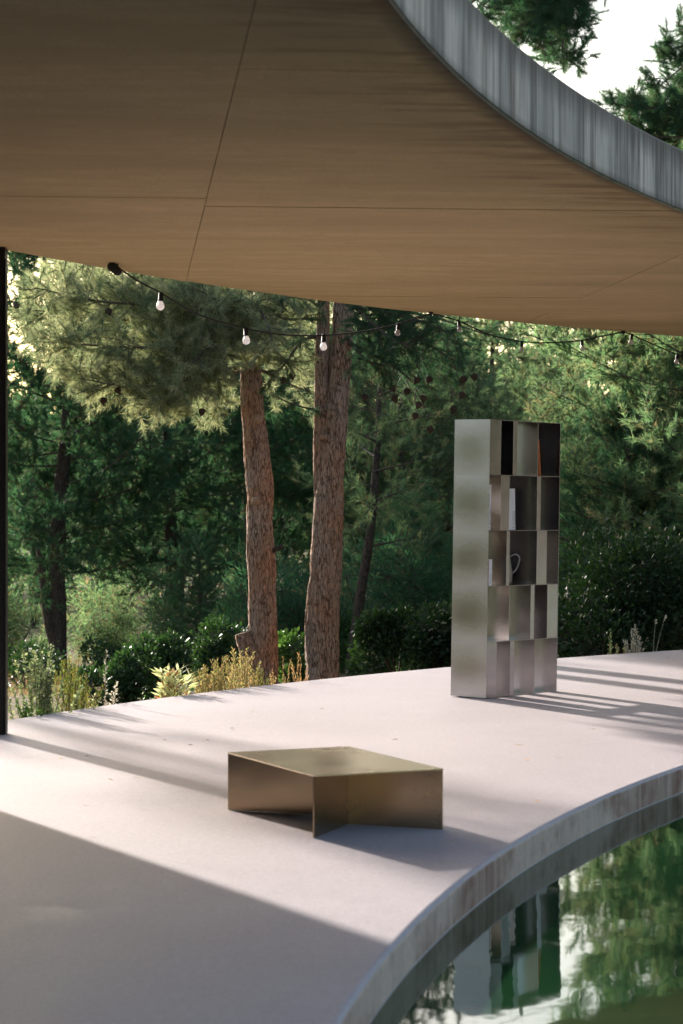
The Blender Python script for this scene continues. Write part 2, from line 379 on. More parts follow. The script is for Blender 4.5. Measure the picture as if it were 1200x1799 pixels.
prof = [(deck_out, -.01, -.5), (deck_out, 0, -.02), (deck_out, -.012, 0)]
prof += [(deck_in, 1.5, 0), (deck_in, .022, 0), (deck_in, .013, -.002), (deck_in, .006, -.006), (deck_in, .0015, -.013), (deck_in, 0, -.022), (deck_in, 0, -.9)]
deck = tag(sweep('deck', prof, [M['deck'], M['poolwall']], [1, 0, 0, 0, 0, 0, 0, 1, 1], smooth=(4, 5, 6, 7)), kind='structure')
led = sweep('waterline_ledge', [(deck_in, -.0005, -.1365), (deck_in, -.0025, -.137), (deck_in, -.003, -.139), (deck_in, -.0005, -.19)], [M['ledge']], [0, 0, 0], parent=deck)
WZ = -.142
v = [(CX, CY, WZ)] + [(*ringpt(deck_in(-math.pi + 2 * math.pi * i / NSEG) + .03, -math.pi + 2 * math.pi * i / NSEG), WZ) for i in range(NSEG)]
water = tag(pyd('pool_water', v, [(0, 1 + i, 1 + (i + 1) % NSEG) for i in range(NSEG)], M['water']), kind='structure')

roof = tag(empty('concrete_roof', (0, 0, 0)), 'curved concrete roof slab with board-marked soffit and streaked edge over the terrace', 'roof')
SOF = 2.96
sweep('slab', [(roof_in, .25, SOF + .014), (roof_in, 0, SOF + .014), (roof_in, 0, SOF + .322), (roof_in, .012, SOF + .334), (roof_out, -.012, SOF + .334), (roof_out, 0, SOF + .322),
               (roof_out, 0, SOF + .014), (roof_in, .25, SOF + .014)], [M['fascia'], M['soffit']], [1, 0, 0, 0, 0, 0, 1], roof)
# soffit panels: the formwork boards of the soffit, clipped to the ring
sector = []
ts = np.linspace(-.75, 1.25, 260)
sector += [ringpt(roof_out(t) - .003, t) for t in ts] + [ringpt(roof_in(t) + .004, t) for t in ts[::-1]]
cR, sR = math.cos(ROT), math.sin(ROT)
def to_l(p): x, y = p[0] + .26, p[1] - 7.34; return (x * cR + y * sR, -x * sR + y * cR)
def to_w(p): return (p[0] * cR - p[1] * sR - .26, p[0] * sR + p[1] * cR + 7.34)
def clip(poly, ax, lim, keep_less):
    out = []
    for i in range(len(poly)):
        a, b = poly[i - 1], poly[i]
        ia = (a[ax] < lim) == keep_less; ib = (b[ax] < lim) == keep_less
        if ia != ib:
            s = (lim - a[ax]) / (b[ax] - a[ax]); out.append((a[0] + (b[0] - a[0]) * s, a[1] + (b[1] - a[1]) * s))
        if ib: out.append(b)
    return out
secl = [to_l(p) for p in sector]
ROWS = [-30, -26, -22, -18, -14, -10, -7.5, -5, -3, -1.9, -.55, .86, 2.24, 3.6, 4.95, 6.4, 7.8, 9.2, 10.6, 12, 13.4, 14.8, 16.2, 17.6, 19, 21, 24, 28]
rr = random.Random(3)
for ci in range(-3, 9):
    u0, u1 = ci * 3.05, (ci + 1) * 3.05
    sh = .0 if ci % 2 else .34
    for ri in range(len(ROWS) - 1):
        w0, w1 = ROWS[ri] + sh, ROWS[ri + 1] + sh
        poly = secl
        for ax, lim, kl in ((0, u0 + .0018, False), (0, u1 - .0018, True), (1, w0 + .0014, False), (1, w1 - .0014, True)):
            poly = clip(poly, ax, lim, kl)
            if len(poly) < 3: break
        if len(poly) < 3: continue
        pw = [to_w(p) for p in poly]; xs = [p[0] for p in pw]; ys = [p[1] for p in pw]
        area = abs(sum(pw[i - 1][0] * pw[i][1] - pw[i][0] * pw[i - 1][1] for i in range(len(pw)))) / 2
        if area < .02: continue
        z0 = SOF + rr.choice([0, 0, .0008, .0015, -.0012]); n = len(pw)
        vv = [(x, y, z0) for x, y in pw] + [(x, y, SOF + .0135) for x, y in pw]
        ff = [tuple(range(n))] + [(i, (i + 1) % n, n + (i + 1) % n, n + i) for i in range(n)]
        o = pyd('soffit_panel', vv, ff, M['soffit'], roof)

# dark steel post at the left and the wall that shades the near terrace
post = tag(empty('steel_post', (-2.073, 14.72, 0)), 'dark ribbed steel post carrying the roof at the left edge of the terrace', 'post')
pyd('shaft', *(lambda v, f: (v, f))([(x, y, z) for z in (0.008, SOF - .07) for x, y in [(-.10, -.06), (.022, -.06), (.022, -.045), (.036, -.045), (.036, .045), (.022, .045), (.022, .06), (-.10, .06)]],
    [tuple(range(8))[::-1], tuple(range(8, 16))] + [(i, (i + 1) % 8, 8 + (i + 1) % 8, 8 + i) for i in range(8)]), M['black'], post)
for z, h, nm in ((0.001, .012, 'base_plate'), (SOF - .075, .072, 'head_plate')):
    o = link(nm, box_me(nm, .132, .116, h, .003), post, M['black']); o.location = (-.0985, -.058, z)
for x in (-.07, -.03): 
    o = link('rib', box_me('rib', .012, .014, SOF - .15, .002), post, M['black']); o.location = (x, -.0745, .03)

tw0 = math.atan2(13.30 - CY, CX + 2.62)
wall = sweep('facade_wall', [(deck_out, -.42, .002), (deck_out, -.42, SOF - .004), (deck_out, -.22, SOF - .004), (deck_out, -.22, .002), (deck_out, -.42, .002)], [M['darkwall']], [0] * 4, None, -.55, tw0, 60, False)
tag(wall, 'curved dark timber wall shading the near terrace, just outside the left of the picture', 'wall')
ME = wall.data; k = 5
bm = bmesh.new(); bm.from_mesh(ME); bm.verts.ensure_lookup_table()
bm.faces.new([bm.verts[i] for i in (0, 1, 2, 3)]); bm.faces.new([bm.verts[-5 + i] for i in (3, 2, 1, 0)]); bm.to_mesh(ME); bm.free()
# added unseen dark wall behind the camera, cutting light on soffit, floor and table
t_ = -.36; pts = []
for r_, dt in ((20.9, 0), (25.1, 0), (25.1, -.008), (20.9, -.008)): pts.append(ringpt(r_, t_ + dt))
vv = [(x, y, z) for z in (.003, SOF - .006) for x, y in pts]
o = pyd('light_block_wall', vv, [(3, 2, 1, 0), (4, 5, 6, 7)] + [(i, (i + 1) % 4, 4 + (i + 1) % 4, 4 + i) for i in range(4)], M['darkwall'])
tag(o, 'added dark wall blocking light across the terrace behind the camera', 'wall')
# more posts round the ring
for i, t in enumerate((.9, 1.5, 2.1, 2.7, -2.9, -2.3, -1.7, -1.1)):
    x, y = ringpt(24.9, t)
    p2 = post.copy(); COL.objects.link(p2); p2.location = (x, y, 0); p2.rotation_euler = (0, 0, -t)
    tag(p2, 'dark steel post out of frame farther round the ring', 'post', 'posts round the ring outside the picture')
    for c in post.children:
        q = c.copy(); COL.objects.link(q); q.parent = p2

# ------------------------------------------------------------------ terrain
def gz(x, y):
    d = math.hypot(x - CX, y - CY); h = -.42
    if d > 27: h -= .075 * min(d - 27, 16); h += .18 * mnoise.noise((x * .18, y * .18, 0)) * min(1, (d - 27) / 6)
    if d > 120: h += (d - 120) * .03 + 14 * mnoise.noise((x * .004, y * .004, 3)) * min(1, (d - 120) / 300)
    return h
gv, gf = [(CX, CY, -.9)], []
rads = [5, 12, 18, 21.5, 23, 25, 27] + [27 + 1.2 * i for i in range(1, 40)] + [80, 90, 105, 125, 150, 190, 250, 330, 450, 650, 900, 1300, 2000, 3000]
NA = 220
for r in rads:
    for a in range(NA):
        t = 2 * math.pi * a / NA; x, y = CX + r * math.cos(t), CY + r * math.sin(t); gv.append((x, y, gz(x, y) if r > 22 else -.95))
for a in range(NA): gf.append((0, 1 + a, 1 + (a + 1) % NA))
for i in range(len(rads) - 1):
    for a in range(NA):
        p, q = 1 + i * NA + a, 1 + i * NA + (a + 1) % NA; gf.append((p, p + NA, q + NA, q))
tag(pyd('ground', gv, gf, M['ground'], None, True), kind='structure')

# ------------------------------------------------------------------ vegetation helpers
def unit(a): return a / (np.linalg.norm(a, axis=-1, keepdims=True) + 1e-9)
def needles(P, A, k, length, width, spread, rng):
    """k thin triangles for each tuft: P (n,3) roots, A (n,3) axes"""
    n = len(P); P = np.repeat(P, k, 0); A = np.repeat(A, k, 0)
    d = unit(A + spread * rng.normal(size=(n * k, 3)) * .62)
    L = length * rng.uniform(.65, 1.1, (n * k, 1)); root = P - A * (rng.uniform(-.15, 1.15, (n * k, 1)) * length)
    s = unit(np.cross(d, rng.normal(size=(n * k, 3)))) * (width * .5)
    V = np.stack([root - s, root + s, root + d * L], 1).reshape(-1, 3)
    r = np.repeat(np.clip(np.repeat(rng.uniform(0, 1, n), k) + rng.normal(0, .10, n * k), 0, 1), 3)
    return V, r
def leaves(P, D, length, width, rng, fold=.25):
    """diamond leaves, two triangles each"""
    n = len(P); D = unit(D); L = length * rng.uniform(.65, 1.2, (n, 1)); s = unit(np.cross(D, rng.normal(size=(n, 3)) + np.array([0, 0, 1.2])))
    nn = np.cross(s, D); wd = width * .5 * rng.uniform(.75, 1.2, (n, 1))
    V = np.stack([P, P + D * L * .5 + s * wd + nn * wd * fold, P + D * L, P + D * L * .5 - s * wd + nn * wd * fold], 1).reshape(-1, 3)
    b = np.arange(n)[:, None] * 4; I = (b + np.array([[0, 1, 2, 0, 2, 3]])).reshape(-1)
    return V, I, np.repeat(rng.uniform(0, 1, n), 4)

class Wood:
    """thin branches gathered into one mesh"""
    def __init__(s): s.v = []; s.f = []; s.n = 0
    def add(s, pts, r0, r1, sides=4):
        m = len(pts); v, f = tube_geo(pts, np.linspace(r0, r1, m), sides, False)
        s.v += v; s.f += [tuple(i + s.n for i in q) for q in f]; s.n += len(v)
    def build(s, name, mat, parent): return pyd(name, s.v, s.f, mat, parent, True)

def wander(p, d, L, n, rng, jit, lift=0.0):
    """polyline from p along d; lift bends it up (or down)"""
    P = [np.array(p, float)]; d = np.array(d, float); st = L / n
    for i in range(n):
        d = unit(d + rng.normal(size=3) * jit + np.array([0, 0, lift])); P.append(P[-1] + d * st)
    return np.array(P), d

class Crown:
    def __init__(s, seed, needle=.085, width=.004, k=16, spread=.75): 
        s.rng = np.random.default_rng(seed); s.P = []; s.A = []; s.w = Wood(); s.nl, s.nw, s.k, s.sp = needle, width, k, spread
    def limb(s, pts, r0, r1, sub=.16, subL=.6, twig=.07, twL=.20, up=.25, start=.15, droop=.0, tufts=3, n=None, flat=.55):
        """pts: main axis; sub-branches and twigs with needle tufts at and behind their tips"""
        rng = s.rng; P = spline(pts, n or max(6, int(len(pts) * 5))); seg = np.linalg.norm(np.diff(P, axis=0), axis=1); L = seg.sum()
        s.w.add(P, r0, r1, 6); cum = np.concatenate([[0], np.cumsum(seg)])
        dpos = start * L
        while dpos < L:
            i = min(np.searchsorted(cum, dpos) - 1, len(P) - 2); i = max(i, 0); q = P[i] + (P[i + 1] - P[i]) * ((dpos - cum[i]) / max(seg[i], 1e-6)); t = unit(P[i + 1] - P[i])
            frac = dpos / L
            side = unit(np.cross(t, rng.normal(size=3)) * np.array([1, 1, flat])); d = unit(side + t * rng.uniform(.3, .9) + np.array([0, 0, up * .4]))
            l1 = subL * rng.uniform(.6, 1.25) * (1.05 - .55 * frac)
            Q, d1 = wander(q, d, l1, 5, rng, .13, up * .16 - droop)
            s.w.add(Q, max(.004, r1 * .9), .0025, 4)
            m = max(2, int(l1 / twig))
            for j in range(m):
                f = .22 + .78 * (j + rng.uniform(0, .6)) / m; ii = min(int(f * 5), 4); q2 = Q[ii] + (Q[ii + 1] - Q[ii]) * (f * 5 - ii)
                t2 = unit(Q[ii + 1] - Q[ii]); d2 = unit(np.cross(t2, rng.normal(size=3)) + t2 * .9 + np.array([0, 0, up]))
                R, d3 = wander(q2, d2, twL * rng.uniform(.6, 1.2), 3, rng, .12, up * .2)
                s.w.add(R[[0, 1, 3]], .0035, .002, 3)
                for u in range(tufts):
                    ff = 1 - u * .34 / max(1, tufts - 1) if tufts > 1 else 1
                    s.P.append(R[3] * ff + R[1] * (1 - ff)); s.A.append(d3)
            for ff in np.arange(.42, 1.0, .07 / max(l1, .1)):
                ii = min(int(ff * 5), 4); s.P.append(Q[ii] + (Q[ii + 1] - Q[ii]) * (ff * 5 - ii)); s.A.append(unit(unit(Q[ii + 1] - Q[ii]) + rng.normal(size=3) * .35))
            s.P.append(Q[-1]); s.A.append(d1)
            dpos += sub * rng.uniform(.6, 1.4)
        s.P.append(P[-1]); s.A.append(unit(P[-1] - P[-2]))
    def build(s, parent, nmat, wmat=None):
        V, r = needles(np.array(s.P), np.array(s.A), s.k, s.nl, s.nw, s.sp, s.rng)
        c = bulk('crown', V, np.arange(len(V)), 3, nmat, parent, r); tag(c, kind='stuff')
        s.w.build('branches', wmat or M['twig'], parent)
        return c

def trunk_mesh(name, pts, rads, mat, parent, nr=120, ns=56, amp=.05, seed=0, bumps=(), lump=0.0):
    P = spline(pts, nr); R = spline([(r, 0, 0) for r in rads], nr)[:, 0]
    v, f = tube_geo(P, R, ns, True); T = np.array(v); out = []
    for i in range(nr):
        c = P[i]
        for k in range(ns):
            p = T[i * ns + k]; d = p - c; a = 2 * math.pi * k / ns; r = R[i]
            q = (p[0] * 3.2 + seed, p[1] * 3.2, p[2] * 2.0)
            m = amp * 1.5 * mnoise.noise(q) + lump * mnoise.noise((p[0] * 2 + seed, p[1] * 2, p[2] * 3.6))
            ca, sa = math.cos(a), math.sin(a)
            rid = mnoise.noise((ca * 4.6 + seed, sa * 4.6, p[2] * 2.6)); m += amp * 1.1 * (.5 - abs(rid) * 2)
            rid = mnoise.noise((ca * 9.5 + seed, sa * 9.5, p[2] * 7.5)); m += amp * .7 * (.4 - abs(rid) * 2)
            for (bz, ba, bw, bh) in bumps:
                da = (a - ba + math.pi) % (2 * math.pi) - math.pi
                m += bh * math.exp(-((p[2] - bz) / bw) ** 2 - (da / .8) ** 2)
            out.append(c + d * (1 + m))
    return pyd(name, out, f, mat, parent, True)

# ------------------------------------------------------------------ the two big pines behind the terrace
YA = 24.2
pa = empty('pine_tree', (at(470, 1200, YA).x, YA, -.45))
tag(pa, 'pine with a pruned stub low on its trunk and pale sunlit needles spreading left', 'tree', 'pines at the terrace edge')
def rel(par, pts): o = np.array(par.location); return [np.array(tuple(p)) - o for p in pts]
ptsA = [(470, 1300), (465, 1215), (463, 1120), (460, 1020), (457, 930), (456, 855), (449, 780), (443, 700), (438, 630), (428, 540), (424, 440), (430, 300), (436, 100), (430, -150)]
wA = [64, 55, 50, 48, 47, 47, 43, 40, 36, 34, 34, 28, 20, 10]
trunk_mesh('trunk', rel(pa, [at(x, y, YA) for x, y in ptsA]), [w / 2 / F * YA for w in wA], M['bark'], pa, 200, 64, .06, 1.3, lump=.10)
stub = [at(455, 1185, YA - .02), at(440, 1150, YA - .05), at(430, 1125, YA - .06), at(426, 1112, YA - .06)]
trunk_mesh('pruned_stub', rel(pa, stub), [.10, .09, .085, .075], M['bark'], pa, 24, 28, .07, 4)
trunk_mesh('broken_twig', rel(pa, [at(476, 968, YA - .05), at(488, 964, YA - .08), at(498, 959, YA - .1)]), [.028, .022, .02], M['bark2'], pa, 8, 10, .05, 2)
for (x, y, r) in ((452, 737, .045), (450, 880, .04)):
    o = lathe('knot', [(0.001, .03), (r * .7, .028), (r, .012), (r * 1.25, -.02), (r * 1.3, -.06)], 14, M['cut'], pa)
    o.location = Vector(rel(pa, [at(x, y, YA - .125)])[0]); o.rotation_euler = (math.radians(90), 0, 0)
ca = Crown(11, .098, .0042, 30, 1.1)
def L(tree_c, par, pts, r0=.022, r1=.006, **kw):
    tree_c.limb(rel(par, [at(x, y, Y) for x, y, Y in pts]), r0, r1, **kw)
L(ca, pa, [(428, 590, 24.2), (330, 575, 24.0), (200, 560, 23.8), (60, 545, 23.6)], sub=.05, subL=.62, up=.3)
L(ca, pa, [(430, 625, 24.2), (340, 640, 23.7), (230, 655, 23.4), (110, 640, 23.2)], sub=.045, subL=.5, up=.2, start=.28)
L(ca, pa, [(428, 560, 24.3), (320, 520, 24.4), (200, 500, 24.6), (110, 490, 24.8)], sub=.05, subL=.6, up=.3)
L(ca, pa, [(432, 640, 24.4), (370, 670, 24.0), (300, 685, 23.6), (200, 680, 23.3)], sub=.045, subL=.42, up=.1, start=.3)
L(ca, pa, [(428, 610, 24.2), (370, 630, 23.6), (330, 600, 23.2), (270, 560, 22.9)], sub=.05, subL=.55, up=.3, start=.3)
L(ca, pa, [(430, 600, 24.3), (420, 560, 23.5), (370, 520, 23.0), (300, 490, 22.6)], sub=.10, subL=.6, up=.3)
L(ca, pa, [(434, 630, 24.6), (395, 680, 24.6), (375, 705, 24.5), (350, 712, 24.4)], sub=.04, subL=.28, up=.1, start=.35)
L(ca, pa, [(430, 590, 24.3), (480, 560, 24.3), (520, 545, 24.6), (560, 545, 24.9)], sub=.10, subL=.5, up=.2)
L(ca, pa, [(432, 620, 24.3), (470, 600, 24.6), (510, 590, 24.9), (550, 600, 25.0)], sub=.12, subL=.45, up=.1)
L(ca, pa, [(434, 640, 24.5), (480, 660, 25.2), (520, 680, 25.8), (560, 690, 26.2)], sub=.11, subL=.5, up=.2)
for pts in ([(430, 610, 24.2), (330, 610, 23.3), (220, 610, 22.9), (70, 600, 22.7)], [(432, 640, 24.2), (340, 665, 23.4), (240, 680, 23.0), (140, 665, 22.8)],
            [(428, 540, 24.2), (300, 535, 23.4), (180, 530, 23.1), (60, 505, 22.9)], [(428, 520, 24.2), (300, 480, 23.8), (200, 465, 23.5), (120, 455, 23.4)],
            [(428, 600, 24.2), (340, 680, 23.5), (290, 700, 23.2), (240, 700, 23.1)], [(425, 560, 24.2), (370, 600, 23.2), (330, 650, 22.9), (310, 690, 22.8)],
            [(426, 540, 24.2), (390, 550, 23.3), (350, 540, 22.7), (330, 520, 22.4)]):
    L(ca, pa, pts, sub=.045, subL=.46, up=.15, start=.32)
L(ca, pa, [(428, 520, 24.2), (450, 535, 23.4), (470, 570, 23.0), (478, 600, 22.8)], sub=.05, subL=.4, up=.1)
L(ca, pa, [(426, 500, 24.2), (490, 500, 23.8), (520, 520, 23.6), (540, 540, 23.5)], sub=.05, subL=.42, up=.1)
L(ca, pa, [(428, 560, 24.2), (455, 590, 23.9), (485, 620, 23.8), (505, 640, 23.7)], sub=.05, subL=.32, up=.1, start=.3)
rg = np.random.default_rng(5)
for i in range(13):   # the upper crown, hidden by the roof from here but seen in the pool
    h = 3.9 + i * .33; a = i * 2.4 + .4; ln = 2.4 - i * .12
    p0 = np.array([0.03 * i - .15, 0, h + .45]); d = np.array([math.cos(a), math.sin(a), .25])
    ca.limb([p0, p0 + d * ln * .5 + [0, 0, -.05], p0 + d * ln], .03, .007, sub=.20, subL=.62, up=.3)
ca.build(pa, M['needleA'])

YB = 24.0
pb = empty('pine_tree', (at(567, 1200, YB).x, YB, -.45))
tag(pb, 'thick reddish pine forking into two stems beside the dark steel shelf trees', 'tree', 'pines at the terrace edge')
pb['label'] = 'thick reddish pine whose trunk forks in two, right of the pruned one'
ptsB = [(563, 1300), (566, 1200), (565, 1110), (571, 1010), (576, 920), (581, 840), (588, 770), (595, 690), (600, 610), (604, 530), (610, 420), (620, 250), (626, 50), (630, -200)]
wB = [66, 59, 58, 55, 52, 48, 42, 39, 38, 37, 34, 36, 26, 12]
trunk_mesh('trunk', rel(pb, [at(x, y, YB) for x, y in ptsB]), [w / 2 / F * YB for w in wB], M['bark'], pb, 200, 64, .06, 8.1, lump=.08)
ptsB2 = [(574, 960), (566, 880), (564, 790), (565, 700), (566, 620), (568, 540), (560, 420), (540, 250), (520, 50)]
trunk_mesh('fork_stem', rel(pb, [at(x, y, YB + .02) for x, y in ptsB2]), [w / 2 / F * YB for w in (20, 28, 28, 26, 25, 23, 20, 14, 8)], M['bark'], pb, 110, 40, .06, 5.5)
for (x, y, r) in ((570, 768, .035), (584, 930, .028)):
    o = lathe('knot', [(0.001, .02), (r * .7, .018), (r, .006), (r * 1.25, -.02), (r * 1.3, -.06)], 14, M['bark'], pb)
    o.location = Vector(rel(pb, [at(x, y, YB - .135)])[0]); o.rotation_euler = (math.radians(90), 0, 0)
cb = Crown(23, .09, .0042, 26, 1.1)
L(cb, pb, [(606, 560, 24.0), (670, 575, 23.6), (740, 600, 23.3), (810, 640, 23.1)], sub=.075, subL=.5, up=.05, droop=.03, start=.4)
L(cb, pb, [(604, 600, 24.0), (650, 620, 23.7), (700, 650, 23.5), (745, 690, 23.4)], sub=.14, subL=.42, up=.0, droop=.05, twig=.14)
L(cb, pb, [(606, 540, 24.0), (690, 545, 24.2), (770, 560, 24.4), (860, 590, 24.6)], sub=.07, subL=.5, up=.1, start=.42)
L(cb, pb, [(606, 590, 24.0), (640, 630, 23.4), (665, 640, 23.1), (700, 640, 22.9)], sub=.12, subL=.4, up=.05, droop=.03, start=.5)
L(cb, pb, [(560, 560, 24.1), (530, 560, 23.9), (500, 560, 23.7), (460, 545, 23.5)], sub=.07, subL=.4, up=.1, start=.3)
L(cb, pb, [(562, 590, 24.1), (530, 600, 23.9), (500, 640, 23.8), (480, 660, 23.7)], sub=.16, subL=.4, up=.0, droop=.05, twig=.15)
L(cb, pb, [(612, 520, 24.0), (650, 510, 23.4), (690, 505, 23.0), (740, 510, 22.7)], sub=.07, subL=.5, up=.1, start=.35)
L(cb, pb, [(562, 720, 24.05), (535, 716, 23.9), (505, 706, 23.8), (480, 694, 23.8)], .012, .004, sub=.5, subL=.2, up=.0, twig=.2)
L(cb, pb, [(604, 520, 24.0), (640, 555, 23.2), (680, 590, 22.8), (720, 610, 22.6)], sub=.05, subL=.45, up=.05, start=.42)
L(cb, pb, [(604, 530, 24.0), (660, 545, 23.2), (740, 565, 22.8), (800, 590, 22.6)], sub=.05, subL=.42, up=.05, start=.42)
L(cb, pb, [(604, 540, 24.0), (650, 580, 24.6), (700, 610, 25.0), (770, 640, 25.2)], sub=.05, subL=.5, up=.05)
for i in range(14):
    h = 4.1 + i * .36; a = i * 2.4 + 1.9; ln = 2.7 - i * .12
    p0 = np.array([0.35 + .03 * i, 0, h + .45]); d = np.array([math.cos(a), math.sin(a), .25])
    cb.limb([p0, p0 + d * ln * .5 + [0, 0, -.05], p0 + d * ln], .03, .007, sub=.21, subL=.62, up=.3)
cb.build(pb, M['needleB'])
# cones hanging from the drooping right branches (and a few in the left crown)
def cone_mesh():
    v, f = [], []; rng = random.Random(4); ns = 9
    prof = [(.004, 0), (.030, -.012), (.037, -.030), (.034, -.050), (.024, -.068), (.010, -.084), (.001, -.090)]
    for i, (r, z) in enumerate(prof):
        for k in range(ns * 2):
            a = math.pi * (k + (i % 2)) / ns; q = r * (1.16 if k % 2 else .80); v.append((q * math.cos(a), q * math.sin(a), z + (.006 if k % 2 else -.003)))
    m = ns * 2
    for i in range(len(prof) - 1):
        for k in range(m): f.append((i * m + k, (i + 1) * m + k, (i + 1) * m + (k + 1) % m, i * m + (k + 1) % m))
    me = bpy.data.meshes.new('pine_cone'); me.from_pydata(v, [], f); me.materials.append(M['cone']); return me
CM = cone_mesh()
def cone(par, x, y, Y, s=.84):
    o = link('pine_cone', CM, par); o.location = Vector(rel(par, [at(x, y - 7, Y)])[0]); o.scale = (s,) * 3
    o.rotation_euler = (rg.uniform(-.6, .6), rg.uniform(-.6, .6), rg.uniform(0, 6))
    return o
conesB = [(688, 684, 23.3), (716, 690, 23.2), (691, 703, 23.3), (735, 671, 23.1), (757, 669, 23.1), (745, 702, 23.2), (738, 714, 23.1), (731, 733, 23.3), (642, 700, 23.5),
          (817, 669, 23.0), (815, 697, 23.0), (834, 664, 23.0), (797, 722, 23.1), (512, 662, 23.8), (499, 670, 23.8), (756, 756, 23.2)]
for x, y, Y in conesB:
    c = cone(pb, x, y, Y)
for x, y, Y in [(30, 540, 23.2), (189, 549, 22.9), (205, 688, 23.0), (182, 706, 23.1), (356, 725, 23.2)]: cone(pa, x, y, Y)
wB_ = Wood()   # fine twigs that carry the cones
for x, y, Y in conesB:
    q = at(x, y - 8, Y); tgt = at(x + rg.uniform(-50, 10), y - rg.uniform(50, 90), Y + .1)
    mid = (q + tgt) / 2 + Vector((rg.uniform(-.05, .05), 0, rg.uniform(-.06, .02))); wB_.add(rel(pb, spline([q, mid, tgt], 6)), .0025, .005, 4)
for i in range(34):   # bare hanging twigs under the right crown
    x, y = rg.uniform(630, 800), rg.uniform(640, 690); q = at(x, y, 23.3 + rg.uniform(-.3, .4))
    tp = q + Vector((rg.uniform(-.12, .2), 0, -rg.uniform(.15, .42))); md = (q + tp) / 2 + Vector((rg.uniform(-.06, .06), 0, .03)); wB_.add(rel(pb, spline([q, md, tp], 6)), .004, .0015, 3)
tag(wB_.build('hanging_twigs', M['twig'], pb), kind='stuff')

# ------------------------------------------------------------------ background pines: three grown once, then copied
def make_pine(H, h0, R, seed, nmat, nl=.13, nw=.012, k=16, nlimb=46, lean=0.15, fork=False, sub=.13, subL=.75):
    """pine with trunk, crown and branches round its base point"""
    root = empty('pine_tree', (0, 0, 0)); rng = np.random.default_rng(seed)
    pts = [(0, 0, -.2), (lean * .3 + rng.normal(0, .05), 0, H * .3), (lean + rng.normal(0, .08), rng.normal(0, .1), H * .6), (lean * 1.3, 0, H)]
    r = .026 * H ** .8
    trunk_mesh('trunk', pts, [r * 1.15, r, r * .6, r * .12], M['bark2'], root, 44, 18, .07, seed)
    if fork: trunk_mesh('fork_stem', [(-.02, 0, .5), (-.14, -.05, .95), (-.22, -.05, 1.6), (-.35, 0, 2.6)], [r * .7, r * .72, r * .62, r * .4], M['bark2'], root, 30, 16, .07, seed + 3)
    c = Crown(seed, nl, nw, k, 1.0); S_ = spline(pts, 60)
    for i in range(nlimb):
        f = (i + rng.uniform(0, .8)) / nlimb; z = h0 + (H - h0) * f ** .9
        p0 = S_[min(59, int(np.searchsorted(S_[:, 2], z)))]; a = i * 2.399 + rng.uniform(-.4, .4)
        prof = math.sin(math.pi * min(1, (.22 + .80 * f))) ** .8 if f < .98 else .2
        ln = R * max(.18, prof) * rng.uniform(.75, 1.15); d = np.array([math.cos(a), math.sin(a), rng.uniform(-.05, .35) + .3 * f])
        c.limb([p0, p0 + d * ln * .5 + np.array([0, 0, -.06 * ln]), p0 + d * ln + np.array([0, 0, .05 * ln])], .016, .006, sub=sub, subL=subL, twig=.11, twL=.28, up=.35, tufts=3)
    c.build(root, nmat)
    return root
def dup(root, loc, rz, s, label, group, mat=None):
    r = root.copy(); COL.objects.link(r); r.location = loc; r.rotation_euler = (0, 0, rz); r.scale = (s, s, s * random.uniform(.92, 1.08)); tag(r, label, 'tree', group)
    for ch in root.children:
        c = ch.copy(); COL.objects.link(c); c.parent = r
        if mat and ch.name.startswith('crown'):
            c.material_slots[0].link = 'OBJECT'; c.material_slots[0].material = mat
    return r
def put(root, loc, rz, s, label, group):
    root.location = loc; root.rotation_euler = (0, 0, rz); root.scale = (s, s, s); return tag(root, label, 'tree', group)
G = 'pines of the wood behind the terrace'
p1 = make_pine(7.2, 1.5, 2.3, 41, M['needleB'], fork=True, lean=.1)
p2 = make_pine(8.0, .9, 2.5, 57, M['needleC'], nlimb=38, lean=-.2)
p3 = make_pine(3.8, .30, 1.5, 73, M['needleB'], nl=.11, nw=.009, nlimb=36, lean=.05, sub=.11, subL=.55)
def gl(px, Y): x = (px - HX) / F * Y; return (x, Y, gz(x, Y) - .02)
put(p1, gl(104, 37), 0.1, 1.0, 'dark pine with a low forked trunk at the far left of the wood', G)
put(p2, gl(880, 44), 1.0, .86, 'pale olive pine rising behind the top of the metal bookcase', G)
put(p3, gl(1095, 29.5), .4, .80, 'young green pine above the glossy bush right of the bookcase', G)
